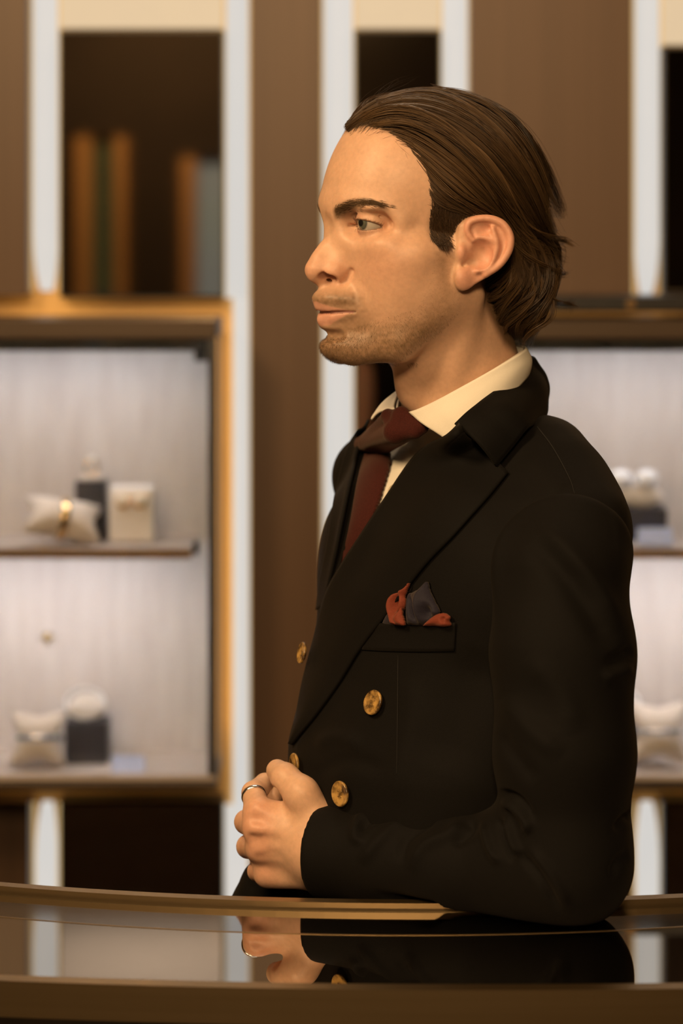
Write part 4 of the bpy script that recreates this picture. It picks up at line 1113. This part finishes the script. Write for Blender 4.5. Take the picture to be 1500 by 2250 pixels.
# one mesh for the whole body
allV = np.concatenate([h2w(HV), NV / 1000, RV / 1000, BV / 1000])
allQ = np.concatenate([HQ, NQ + len(HV), RQ + len(HV) + len(NV), BQ + len(HV) + len(NV) + len(RV)])
old = person.data
me2 = big_mesh('person_tmp', allV, allQ, M_skin)
person.data = me2.data; bpy.data.objects.remove(me2); bpy.data.meshes.remove(old); person.data.name = 'person'
def hand_cols(V):
    c = np.tile(np.array([.64, .40, .27]), (len(V), 1)) * (1 + .05 * noise3(V / 9.0, 4) + .04 * noise3(V / 3.0, 6))[:, None]
    m = 0
    for k in ((566, 1781, 2.04), (560, 1820, 2.035), (566, 1864, 2.04), (584, 1913, 2.05), (541, 1806, 2.07), (545, 1860, 2.075), (567, 1912, 2.08)):
        m = m + np.exp(-(((V - W(*k)) / 15) ** 2).sum(1))
    return c + (np.array([.62, .30, .20]) - c) * np.clip(.55 * m, 0, .6)[:, None]
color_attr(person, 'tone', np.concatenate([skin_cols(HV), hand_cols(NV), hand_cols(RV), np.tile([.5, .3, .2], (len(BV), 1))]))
print('body', time.time() - t_)

# ------------------------------------------------------------------ sculpting strokes on camera-facing cloth
def vnormals(V, Q):
    n = np.cross(V[Q[:, 2]] - V[Q[:, 0]], V[Q[:, 3]] - V[Q[:, 1]]); N = np.zeros_like(V)
    for k in range(4):
        for a in range(3): N[:, a] += np.bincount(Q[:, k], n[:, a], len(V))
    return N / (np.linalg.norm(N, axis=1, keepdims=True) + 1e-12)
def to_px(V):
    m = V / 1000.0; return 750 + m[:, 0] / m[:, 1] * FPX, HZ + (ZC - m[:, 2]) / m[:, 1] * FPX
def sculpt(V, Q, strokes):
    N = vnormals(V, Q); px, py = to_px(V)
    vd = V / 1000.0 - np.array([0, 0, ZC]); vd /= np.linalg.norm(vd, axis=1, keepdims=True)
    face = sstep(-(N * vd).sum(1), -.1, .25)
    disp = np.zeros(len(V))
    for pts, wd, h in strokes:
        pts = catmull(pts, 5 * len(pts)); best = np.full(len(V), 1e9); tt = np.zeros(len(V)); n = len(pts) - 1
        for i in range(n):
            e = pts[i + 1] - pts[i]; t = np.clip(((px - pts[i, 0]) * e[0] + (py - pts[i, 1]) * e[1]) / (e @ e + 1e-9), 0, 1)
            dd = np.hypot(px - pts[i, 0] - t * e[0], py - pts[i, 1] - t * e[1])
            b = dd < best; best[b] = dd[b]; tt[b] = (i + t[b]) / n
        disp += 1.7 * h * np.exp(-(best / wd) ** 2) * np.clip(np.sin(np.pi * np.clip(tt, .02, .98)) * 1.6, 0, 1)
    return V + N * (disp * face)[:, None]
# ------------------------------------------------------------------ the suit
def cloth(name, col, col2, rough=.85, scale=1500, sheen=.25):
    m = mat(name, col, rough, spec=.12, noise=((scale, scale, scale), col2, 3.0, .3, .7), bump=((scale * 1.3,) * 3, .35, .0006))
    b = m.node_tree.nodes['Principled BSDF']; b.inputs['Sheen Weight'].default_value = sheen; b.inputs['Sheen Roughness'].default_value = .5
    b.inputs['Sheen Tint'].default_value = (1, .85, .65, 1)
    return m
M_suit = cloth('black wool suiting', (.0030, .0026, .0023), (.0050, .0044, .0039), .75, 1500, .018)
M_shirt = cloth('cream cotton shirt', (.76, .72, .63), (.80, .77, .69), .8, 1800, .05)
M_tie = cloth('burgundy knit tie', (.034, .0075, .006), (.055, .012, .009), .85, 900, .08)
M_navy = cloth('navy silk', (.013, .012, .021), (.021, .019, .031), .6, 1500, .1)
M_rust = cloth('rust silk', (.15, .030, .016), (.19, .042, .023), .6, 1500, .1)
M_horn = mat('horn button', (.05, .025, .008), .3, 0, .5, coat=.4, noise=((140, 140, 140), (.50, .30, .09), 3.0, .38, .62))
M_thread = mat('seam thread', (.006, .005, .0045), .9, noise=((300, 300, 300), (.008, .007, .006), 2.0, .3, .7))
t_ = time.time()
TLO, THI = TB + np.array([-290, -290, -640]), TB + np.array([290, 290, 60])
JV, JQ = build(torso_F, TLO, THI, 4.0, it=3)
J_strokes = [([(1060, 1420), (1010, 1560), (960, 1700)], 60, -3.0), ([(905, 1480), (900, 1600), (860, 1780)], 26, 1.6), ([(690, 1640), (740, 1620), (800, 1640)], 16, 2.0),
             ([(690, 1700), (760, 1670), (850, 1690)], 14, -1.5), ([(1150, 1000), (1200, 1050), (1230, 1090)], 30, 1.5)]
JV = sculpt(JV, JQ, J_strokes)
bvh_j = BVHTree.FromPolygons([Vector(v / 1000) for v in JV], [tuple(f) for f in JQ])
# opening of the jacket
VOPEN = [(850, 900), (822, 925), (795, 1000), (775, 1090), (757, 1180), (738, 1250), (742, 1285), (765, 1262), (800, 1200), (870, 1100), (925, 1025), (968, 970), (1020, 935), (1090, 870), (1165, 790), (1165, 700), (850, 700)]
def cut_view(V, Q, poly, dmax=None):
    """drop the camera-side faces that project inside poly"""
    cc = V[Q].mean(1); px, py = to_px(cc); N = vnormals(V, Q)[Q[:, 0]]
    vd = cc / 1000.0 - np.array([0, 0, ZC])
    facing = (N * vd).sum(1) < 0
    ins = poly_sd(px, py, poly) > 6
    k = ~(ins & facing)
    # neck hole
    q = w2t(cc.astype(np.float32)); k &= ~((q[:, 2] > 20) & (q[:, 0] > -25) & (np.hypot(q[:, 0] + 28, q[:, 1]) < 66))
    return Q[k]
JQ2 = cut_view(JV, JQ, VOPEN)
jacket = big_mesh('jacket', JV / 1000, JQ2, M_suit, person)
tag(jacket, 'dark double-breasted jacket with peak lapels')
# near sleeve with its folds at the elbow
lo, hi = box_of([SH, EL, CU], 75)
SV, SQ = build(sleeve_near, lo, hi, 2.2, it=4)
S_str = [([(1180, 1150), (1240, 1200), (1310, 1290), (1370, 1390)], 22, 2.6), ([(1160, 1185), (1230, 1250), (1300, 1350), (1350, 1440)], 26, -2.6),
         ([(1100, 1530), (1160, 1600), (1240, 1660)], 24, 2.2), ([(1090, 1600), (1130, 1660), (1180, 1720)], 18, -2.0), ([(1150, 1440), (1230, 1520), (1260, 1620)], 30, 1.8),
         ([(1098, 1762), (1130, 1772), (1160, 1810), (1150, 1830)], 10, 3.6), ([(1090, 1740), (1135, 1755), (1175, 1800)], 9, -3.0),
         ([(1095, 1795), (1110, 1850), (1130, 1895)], 8, -3.6), ([(1112, 1790), (1128, 1850), (1142, 1880)], 8, 3.6), ([(1060, 1800), (1075, 1860), (1100, 1900)], 9, 3.0),
         ([(1140, 1870), (1190, 1930), (1230, 2005)], 10, -2.4), ([(1160, 1860), (1215, 1930), (1250, 2000)], 12, 2.2),
         ([(1040, 1802), (1030, 1830), (990, 1860)], 12, -2.4), ([(1010, 1800), (990, 1830), (930, 1860), (900, 1920)], 14, 2.6), ([(960, 1798), (930, 1815), (890, 1850), (880, 1900)], 12, -2.2),
         ([(900, 1800), (860, 1820), (820, 1860), (790, 1900)], 14, 2.2), ([(850, 1795), (810, 1805), (790, 1830)], 10, -2.0), ([(820, 1788), (790, 1800), (780, 1840), (810, 1850)], 10, 2.0),
         ([(1392, 1425), (1370, 1440), (1330, 1460)], 12, -2.5), ([(1392, 1465), (1360, 1480), (1320, 1490)], 14, 2.0), ([(1395, 1790), (1375, 1800), (1350, 1830)], 10, -3.0), ([(1385, 1880), (1360, 1890), (1340, 1930)], 10, -2.5)]
SV = sculpt(SV, SQ, S_str)
sl = big_mesh('sleeve', SV / 1000, SQ, M_suit, jacket); tag(sl, 'sleeve of the near arm resting on the counter')
lo, hi = box_of([FS, FE, FC], 75)
FV, FQ = build(sleeve_far, lo, hi, 4.5, it=2)
big_mesh('sleeve', FV / 1000, FQ, M_suit, jacket)
# shirt
HV2, HQ2 = build(lambda p: torso_F(p, 9, -300), TLO, THI, 5.0, it=2)
cc = w2t(HV2[HQ2].mean(1).astype(np.float32)); HQ2 = HQ2[~((cc[:, 2] > 4) & ((cc[:, 0] < -22) | (cc[:, 2] > 34)))]
HV2 = sculpt(HV2, HQ2, [([(880, 990), (930, 1000), (960, 980)], 12, 2.0), ([(870, 1030), (900, 1045), (930, 1020)], 10, -2.0), ([(850, 1080), (870, 1110), (850, 1150)], 10, 2.0), ([(905, 960), (920, 985), (900, 1010)], 9, -1.5)])
bvh_s = BVHTree.FromPolygons([Vector(v / 1000) for v in HV2], [tuple(f) for f in HQ2])
shirt = big_mesh('shirt', HV2 / 1000, HQ2, M_shirt, person); tag(shirt, 'cream shirt')
def on(bvh, px, py, guess=None):
    d = Vector(((px - 750) / FPX, 1, -(py - HZ) / FPX)).normalized()
    h = bvh.ray_cast(CAMP, d)
    if h[0] is not None:
        n = h[1]
        if n.dot(d) > 0: n = -n
        return np.array(h[0]), np.array(n)
    g = P(px, py, guess or 2.1); r = bvh.find_nearest(g)
    # the point of the pixel ray nearest to that surface point
    t = (r[0] - CAMP).dot(d); w_ = CAMP + d * t
    return np.array(w_), np.array(r[1])
def resample(pts, n): 
    p = catmull(pts, 12 * len(pts)); s = np.concatenate([[0], np.cumsum(np.linalg.norm(np.diff(p, axis=0), axis=1))])
    return np.stack([np.interp(np.linspace(0, s[-1], n), s, p[:, k]) for k in range(p.shape[1])], 1)
def flap(name, A, B, off, m, parent, bvh, n=60, k=18, thick=.0025, guess=2.1, pulls=(), sm=4):
    """cloth lying over the body between two traced edges; off(s, t) metres above the surface"""
    A = resample(A, n); B = resample(B, n)
    S = np.empty((n, k, 3)); N = np.empty((n, k, 3))
    for i in range(n):
        for j in range(k):
            t = j / (k - 1); q = A[i] * (1 - t) + B[i] * t
            w_, nn = on(bvh, q[0], q[1], guess); N[i, j] = nn; S[i, j] = w_
    for _ in range(sm):
        for ax in (0, 1):
            N2 = N.copy()
            if ax == 0: N2[1:-1] = (N[:-2] + N[2:] + 2 * N[1:-1]) / 4
            else: N2[:, 1:-1] = (N[:, :-2] + N[:, 2:] + 2 * N[:, 1:-1]) / 4
            N = N2
    N /= np.linalg.norm(N, axis=2, keepdims=True)
    O_ = np.array([[off(i / (n - 1), j / (k - 1)) for j in range(k)] for i in range(n)])
    top = S + N * O_[..., None]
    for (cx, cy), w3, rad in pulls:                         # draw a corner out to meet its neighbour
        pxy = np.array([[A[i] * (1 - j / (k - 1)) + B[i] * j / (k - 1) for j in range(k)] for i in range(n)])
        dd = np.hypot(pxy[..., 0] - cx, pxy[..., 1] - cy); ij = np.unravel_index(dd.argmin(), dd.shape)
        top = top + (np.asarray(w3) - top[ij]) * np.exp(-(dd / rad) ** 2)[..., None]
    bot = top - N * thick
    V = np.concatenate([top.reshape(-1, 3), bot.reshape(-1, 3)]); Q = []
    id_ = lambda i, j, b=0: b * n * k + i * k + j
    for i in range(n - 1):
        for j in range(k - 1):
            Q.append((id_(i, j), id_(i, j + 1), id_(i + 1, j + 1), id_(i + 1, j)))
            Q.append((id_(i, j, 1), id_(i + 1, j, 1), id_(i + 1, j + 1, 1), id_(i, j + 1, 1)))
    for i in range(n - 1):
        Q.append((id_(i, 0), id_(i + 1, 0), id_(i + 1, 0, 1), id_(i, 0, 1))); Q.append((id_(i, k - 1), id_(i, k - 1, 1), id_(i + 1, k - 1, 1), id_(i + 1, k - 1)))
    for j in range(k - 1):
        Q.append((id_(0, j), id_(0, j, 1), id_(0, j + 1, 1), id_(0, j + 1))); Q.append((id_(n - 1, j), id_(n - 1, j + 1), id_(n - 1, j + 1, 1), id_(n - 1, j, 1)))
    return big_mesh(name, V, Q, m, parent)
def puff(name, poly, h, m, parent, bvh, step=3.0, guess=2.05, thick=.003, it=2):
    """a soft piece of cloth with the traced outline; h(px, py, inside) metres above the surface"""
    pl = resample(np.vstack([poly, poly[:1]]), 260)[:-1]
    x0, y0 = pl.min(0) - step; x1, y1 = pl.max(0) + step
    gx = np.arange(x0, x1 + step, step); gy = np.arange(y0, y1 + step, step)
    X, Y = np.meshgrid(gx, gy, indexing='ij'); sd = poly_sd(X.ravel(), Y.ravel(), pl).reshape(X.shape)
    # snap points just outside on to the outline
    use = sd > -step * 1.05
    P2 = np.stack([X, Y], -1).astype(float)
    for i, j in np.argwhere(use & (sd < step * .45)):
        d2 = ((pl - P2[i, j]) ** 2).sum(1); a = int(d2.argmin())
        P2[i, j] = pl[a]; sd[i, j] = 0
    vid = -np.ones(X.shape, int); V = []; Nn = []
    for i, j in np.argwhere(use):
        w_, nn = on(bvh, P2[i, j, 0], P2[i, j, 1], guess); vid[i, j] = len(V)
        V.append(w_ + nn * h(P2[i, j, 0], P2[i, j, 1], max(0, sd[i, j]))); Nn.append(nn)
    V = np.array(V); Nn = np.array(Nn); nv = len(V); Q = []
    a = vid[:-1, :-1]; b = vid[1:, :-1]; c = vid[1:, 1:]; d = vid[:-1, 1:]
    ok = (a >= 0) & (b >= 0) & (c >= 0) & (d >= 0)
    Q = np.stack([a[ok], d[ok], c[ok], b[ok]], 1)
    lab = np.arange(nv)
    for _ in range(400):
        mn = lab[Q].min(1); new = lab.copy()
        for k in range(4): np.minimum.at(new, Q[:, k], mn)
        if (new == lab).all(): break
        lab = new
    big = np.bincount(lab[Q[:, 0]]).argmax(); Q = Q[lab[Q[:, 0]] == big]
    ids = np.unique(Q); mp = -np.ones(nv, int); mp[ids] = np.arange(len(ids)); Q = mp[Q]; V = V[ids]; Nn = Nn[ids]; nv = len(V)
    V = relax(V, Q, it, .4)
    edge = {}
    for q in Q:
        for k in range(4):
            e = (q[k], q[(k + 1) % 4]); edge[e] = edge.get(e, 0) + 1
    back = V - Nn * thick
    rim = [(e[1], e[0], e[0] + nv, e[1] + nv) for e in edge if (e[1], e[0]) not in edge]
    allq = np.concatenate([Q, Q[:, ::-1] + nv, np.array(rim)])
    return big_mesh(name, np.concatenate([V, back]), allq, m, parent)
def hpl(px, py, l):
    f, u = hloc(px, py, l); return h2w((f, l, u))
# lapels and collar
LIN = [(1006, 925), (962, 966), (920, 1020), (870, 1090), (800, 1190), (760, 1250), (727, 1310), (703, 1400), (675, 1500), (656, 1590), (644, 1636)]
LOUT = [(1118, 1043), (1080, 1090), (1040, 1135), (1000, 1180), (940, 1242), (870, 1332), (800, 1422), (750, 1502), (700, 1572), (665, 1615), (648, 1638)]
lap = flap('lapel', LIN, LOUT, lambda s, t: .004 + .007 * math.exp(-((t) / .22) ** 2) * (1 - s) + .004 * math.sin(math.pi * t) * (1 - .5 * s), M_suit, jacket, bvh_j, 90, 26, pulls=(((1006, 925), hpl(1004, 927, 75), 60), ((966, 962), hpl(966, 962, 66), 45)))
tag(lap, 'broad peak lapel')
FIN = [(822, 936), (806, 978), (790, 1040), (770, 1130), (752, 1205), (735, 1262), (712, 1330)]
FOUT = [(792, 948), (770, 985), (752, 1045), (735, 1130), (722, 1205), (708, 1262), (694, 1340)]
flap('lapel', FIN, FOUT, lambda s, t: .0005 + (.0035 + .005 * math.exp(-(t / .35) ** 2)) * (1 - s ** 3), M_suit, jacket, bvh_j, 50, 14, guess=2.2)
def ruled3(name, A, B, m, parent, n=40, k=12, bulge=.003, thick=.002, out=None, mirror=False, edge_roll=0.0):
    A = resample(np.array(A), n); B = resample(np.array(B), n)
    t = np.linspace(0, 1, k)[None, :, None]
    S = A[:, None] * (1 - t) + B[:, None] * t
    du = np.gradient(S, axis=0); dv = np.gradient(S, axis=1); N = np.cross(du, dv); N /= np.linalg.norm(N, axis=2, keepdims=True) + 1e-12
    c = np.asarray(out if out is not None else h2w((-30, 0, -120)))
    sgn = np.sign(((S - c) * N).sum(2).mean()); N *= sgn
    S = S + N * (bulge * np.sin(np.pi * t) + edge_roll * np.exp(-(t / .12) ** 2))
    bot = S - N * thick
    V = np.concatenate([S.reshape(-1, 3), bot.reshape(-1, 3)])
    if mirror:
        L_ = w2h(V); L_[:, 1] *= -1; V = h2w(L_)
    Q = []; id_ = lambda i, j, b=0: b * n * k + i * k + j
    for i in range(n - 1):
        for j in range(k - 1):
            Q.append((id_(i, j), id_(i, j + 1), id_(i + 1, j + 1), id_(i + 1, j))); Q.append((id_(i, j, 1), id_(i + 1, j, 1), id_(i + 1, j + 1, 1), id_(i, j + 1, 1)))
        Q.append((id_(i, 0), id_(i + 1, 0), id_(i + 1, 0, 1), id_(i, 0, 1))); Q.append((id_(i, k - 1), id_(i, k - 1, 1), id_(i + 1, k - 1, 1), id_(i + 1, k - 1)))
    for j in range(k - 1):
        Q.append((id_(0, j), id_(0, j, 1), id_(0, j + 1, 1), id_(0, j + 1))); Q.append((id_(n - 1, j), id_(n - 1, j + 1), id_(n - 1, j + 1, 1), id_(n - 1, j, 1)))
    Q = np.array(Q)
    if (sgn < 0) != mirror: Q = Q[:, ::-1]
    return big_mesh(name, V, Q, m, parent)
def jon(px, py, off): 
    w_, nn = on(bvh_j, px, py, 2.05); return w_ + nn * off
# shirt collar: stand and two leaves (local to the neck)
def cring(phi, gr=0.0, dz=0.0):
    c, s_ = math.cos(math.radians(phi)), math.sin(math.radians(phi))
    return h2w((-27 + ((60 if c > 0 else 54) + gr) * c, (58.5 + gr) * s_, -114 - 28 * c + 11 * s_ * s_ + dz))
CT = [cring(ph) for ph in (188, 165, 145, 125, 105, 85, 65, 45, 28, 15)]
CBm = [cring(188, 3, -20), cring(165, 3, -20), cring(145, 4, -22), cring(125, 5, -24), cring(105, 7, -28), cring(88, 10, -34), h2w((-4, 68, -150)), h2w((6, 62, -158)), h2w((12, 57, -161)), h2w((15, 53, -161))]
sc = ruled3('shirt_collar', CT, CBm, M_shirt, shirt, 60, 14, .004, .0018, edge_roll=.001)
def mir(w_): q = w2h(w_); q[1] *= -1; return h2w(q)
CF2 = [mir(q) for q in CT]
CB2 = [mir(q) for q in CBm[:5]] + [h2w((-14, -78, -140)), h2w((6, -76, -143)), h2w((24, -66, -145)), h2w((36, -52, -148)), h2w((42, -42, -150))]
ruled3('shirt_collar', CF2, CB2, M_shirt, shirt, 60, 14, .004, .0018, edge_roll=.001)
PHS = (188, 165, 145, 125, 105, 85, 65, 45, 28, 12, 0)
ST = [cring(ph, -2, -1) for ph in PHS]
SB = [cring(ph, -1, -30 if ph > 50 else -12) for ph in PHS]
ruled3('collar_stand', ST, SB, M_shirt, shirt, 50, 8, .0, .0015); ruled3('collar_stand', ST, SB, M_shirt, shirt, 50, 8, .0, .0015, mirror=True)
# jacket collar
JT = [cring(192, 8, -9), cring(165, 8, -10), hpl(1160, 792, 20), hpl(1144, 810, 38), hpl(1100, 848, 59), hpl(1052, 885, 71), hpl(1022, 908, 76), hpl(998, 931, 77)]
def jsnap(w_, off=.006):
    r_ = bvh_j.find_nearest(Vector(w_)); n_ = r_[1] if r_[1].dot(r_[0] - Vector(t2w((-20, 0, -90)) / 1000)) > 0 else -r_[1]
    return np.array(r_[0] + n_ * off)
JB = [hpl(1184, 880, -30), hpl(1200, 892, 2), hpl(1204, 904, 30), hpl(1192, 928, 54), jon(1165, 955, .008), jon(1138, 989, .007), jon(1114, 1018, .007), jon(1098, 1037, .007)]
jc = ruled3('collar', JT, JB, M_suit, jacket, 60, 16, .008, .003, edge_roll=.002); tag(jc, 'collar of the jacket')
ruled3('collar', [mir(q) for q in JT[1:]], [jsnap(mir(q)) for q in JB[1:]], M_suit, jacket, 60, 16, .005, .003, edge_roll=.002)
# tie
tie = puff('tie', [(808, 984), (862, 998), (845, 1085), (812, 1170), (770, 1250), (745, 1290), (752, 1240), (775, 1150), (792, 1060)], lambda x, y, s: .004 + .006 * (1 - math.exp(-s / 9.0)), M_tie, person, bvh_s, 3.0, 2.08, it=6)
tag(tie, 'burgundy knitted tie')
def son(px, py, off): w_, nn = on(bvh_s, px, py, 2.08); return w_ + nn * off
KP = [(hpl(852, 914, -14), 5), (hpl(882, 914, 4), 7), (hpl(924, 936, 22), 6), (hpl(912, 948, 20), 5), (son(813, 987, .010), 6), (son(837, 993, .016), 6), (son(859, 1000, .010), 6), (hpl(868, 950, 4), 9)]
KP = [(np.asarray(q) * 1000, r_) for q, r_ in KP]
def knot_F(p):
    d = None
    for i in range(len(KP)):
        for j in range(i):
            c = cap(p, KP[j][0], KP[i][0], KP[j][1], KP[i][1]); d = c if d is None else smin(d, c, 2.5)
    return d
lo, hi = box_of([q for q, _ in KP], 18)
kv, kq = build(knot_F, lo, hi, 1.5, it=4)
kn = big_mesh('tie_knot', kv / 1000, kq, M_tie, tie)
# breast pocket and pocket square
wl = flap('breast_pocket', [(806, 1384), (850, 1369), (925, 1368), (1003, 1367)], [(798, 1428), (850, 1431), (925, 1432), (999, 1430)], lambda s, t: .0018 + .0012 * math.exp(-(t / .2) ** 2), M_suit, jacket, bvh_j, 40, 8, .0017, sm=2)
def wave(x, y, s, ph, a=.0025, k=.09): return a * math.sin(k * (x * .8 + y * .6) + ph)
def gs(x, y, cx, cy, wx, wy): return math.exp(-((x - cx) / wx) ** 2 - ((y - cy) / wy) ** 2)
psq = puff('pocket_square', [(903, 1373), (901, 1340), (904, 1308), (914, 1302), (930, 1294), (944, 1279), (950, 1298), (961, 1322), (971, 1344), (960, 1358), (938, 1373)],
           lambda x, y, s: .004 + .008 * (1 - math.exp(-s / 8.0)) - .010 * gs(x, y, 920 + (y - 1335) * .25, 1338, 6, 24) - .009 * gs(x, y, 950, 1344, 8, 14) + .003 * gs(x, y, 935, 1330, 6, 30), M_navy, person, bvh_j, 2.0, it=1)
tag(psq, 'navy pocket square with rust border')
puff('fold', [(842, 1373), (852, 1352), (864, 1336), (872, 1352), (876, 1373)], lambda x, y, s: .002 + .003 * (1 - math.exp(-s / 6.0)), M_navy, psq, bvh_j, 2.0)
puff('rust_fold', [(874, 1373), (865, 1345), (865, 1325), (874, 1308), (890, 1300), (901, 1295), (908, 1283), (908, 1288), (903, 1303), (900, 1312), (901, 1326), (896, 1342), (884, 1356), (892, 1373)],
     lambda x, y, s: .006 + .006 * (1 - math.exp(-s / 2.5)) - .016 * gs(x, y, 882 + (1328 - y) * .15, 1327, 8.5, 19), M_rust, psq, bvh_j, 1.4, it=1)
puff('rust_fold', [(888, 1373), (882, 1358), (894, 1342), (898, 1336), (901, 1352), (905, 1373)], lambda x, y, s: .009 + .004 * (1 - math.exp(-s / 4.0)), M_rust, psq, bvh_j, 1.6)
puff('rust_fold', [(938, 1374), (950, 1362), (966, 1350), (980, 1346), (996, 1353), (994, 1362), (992, 1374)], lambda x, y, s: .005 + .005 * (1 - math.exp(-s / 5.0)) - .005 * gs(x, y, 984, 1358, 4, 5) + wave(x, y, s, 0, .001, .2), M_rust, psq, bvh_j, 1.6)
# buttons
def button(px, py, r_mm, guess, normal=None, lift=.003):
    w_, nn = on(bvh_j, px, py, guess)
    n = Vector(normal if normal is not None else nn).normalized()
    bm = bmesh.new(); r = r_mm / 1000
    lathe(bm, [(.0001, 0), (r * .8, 0), (r, .0012), (r, .0026), (r * .93, .0034), (r * .84, .0030), (r * .5, .0024), (.0001, .0024)], 32)
    holes = [(a * r * .2, b * r * .2) for a in (-1, 1) for b in (-1, 1)]
    for hx, hy in holes: lathe(bm, [(.0001, .0022), (r * .075, .0024), (r * .075, .0027), (.0001, .0025)], 8, (hx, hy, 0))
    rot = n.to_track_quat('Z', 'Y').to_matrix().to_4x4()
    bmesh.ops.transform(bm, matrix=Matrix.Translation(Vector(w_) + n * lift) @ rot, verts=bm.verts)
    return bm_obj('button', bm, M_horn, jacket, True)
button(828, 1546, 10.4, 2.0); button(757, 1743, 10.6, 2.02)
button(660, 1680, 10.0, 2.06, None, .004)
button(672, 1436, 9.5, 2.12, (-.93, -.28, .2), .002)
bm = bmesh.new(); w_, nn = on(bvh_s, 866, 1076, 2.06)
lathe(bm, [(.0001, 0), (.005, 0), (.0055, .001), (.0045, .0018), (.0001, .0014)], 18)
bmesh.ops.transform(bm, matrix=Matrix.Translation(Vector(w_ + nn * .001)) @ Vector(nn).to_track_quat('Z', 'Y').to_matrix().to_4x4(), verts=bm.verts)
bm_obj('shirt_button', bm, mat('shell button', (.62, .54, .40), .25, coat=.3, noise=((200, 200, 200), (.7, .62, .48), 2.0, .3, .7)), shirt, True)
# seams: fine cords lying on the cloth
def cord(name, pts, r, bvh, parent, off=.0004, m=None):
    p2 = resample(np.array(pts, float), 40); S = []; N = []
    for x, y in p2:
        w_, nn = on(bvh, x, y, 2.05); S.append(w_ + nn * off); N.append(nn)
    v_, q_, c_ = strand_mesh(np.array([S]), np.array([N]), np.array([r]), np.zeros((1, 3)), .6, 5)
    return big_mesh(name, v_, q_, m or M_thread, parent)
bvh_l = BVHTree.FromPolygons([v.co.copy() for v in lap.data.vertices], [tuple(p.vertices) for p in lap.data.polygons])
cord('seam', [(1180, 938), (1215, 985), (1250, 1050), (1262, 1085)], .0005, bvh_j, jacket)
cord('seam', [(875, 1440), (874, 1560), (872, 1700)], .0004, bvh_j, jacket)
# ring on the first finger
bm = torus_bm(.0100, .0010, (0, 0, 0), None, (1, 1, 1), 36, 8, 2.2)
a_, b_ = W(566, 1781, 2.052) / 1000, W(556, 1742, 2.074) / 1000
ax = Vector(b_ - a_).normalized()
bmesh.ops.transform(bm, matrix=Matrix.Translation(Vector(a_ + (b_ - a_) * .82)) @ ax.to_track_quat('Z', 'Y').to_matrix().to_4x4(), verts=bm.verts)
rg = bm_obj('ring', bm, M_silver if 'M_silver' in globals() else M_horn, person, True); tag(rg, 'plain pale metal ring')
# trousers and shoes behind the counter
def trousers_F(p):
    q = w2t(p); d = None
    for s in (1, -1):
        hip = t2w((-20, 70 * s - 22, -540)); kn_ = t2w((-16, 76 * s - 30, -960)); an = t2w((-40, 82 * s - 34, -1400))
        c = chain(p, [hip, kn_, an], [90, 70, 62]); d = c if d is None else smin(d, c, 25)
    d = smin(d, ell(p, t2w((-12, -18, -560)), (125, 115, 110)), 30)
    d = smax(d, q[:, 2] + 500, 6)
    return smax(d, -(p[:, 2] - 45), 3)
PV, PQ = build(trousers_F, TB + np.array([-330, -330, -1480]), TB + np.array([330, 330, -480]), 9.0, it=2)
tr = big_mesh('trousers', PV / 1000, PQ, M_suit, person)
M_shoe = mat('black leather', (.01, .009, .009), .3, coat=.3, noise=((60, 60, 60), (.014, .012, .012), 2.0, .3, .7))
for s in (1, -1):
    base = t2w((-40, 82 * s - 34, -1400)); base[2] = 0
    def shoe_F(p, base=base):
        q = (p - base.astype(np.float32)) @ TM.T.astype(np.float32)
        d = chain(q, [(-30, 0, 46), (40, 0, 44), (130, 6, 36), (190, 8, 30)], [40, 42, 42, 30], 10)
        d = smin(d, cap(q, (-10, 0, 50), (-14, 0, 110), 42, 44), 16)
        return smax(smax(d, 1 - q[:, 2], 2), q[:, 2] - 110, 4)
    V_, Q_ = build(shoe_F, base + np.array([-280, -280, -8]), base + np.array([280, 280, 130]), 7.0, it=2)
    big_mesh('shoe', V_ / 1000, Q_, M_shoe, person)
print('suit', time.time() - t_, 'total', time.time() - T0)
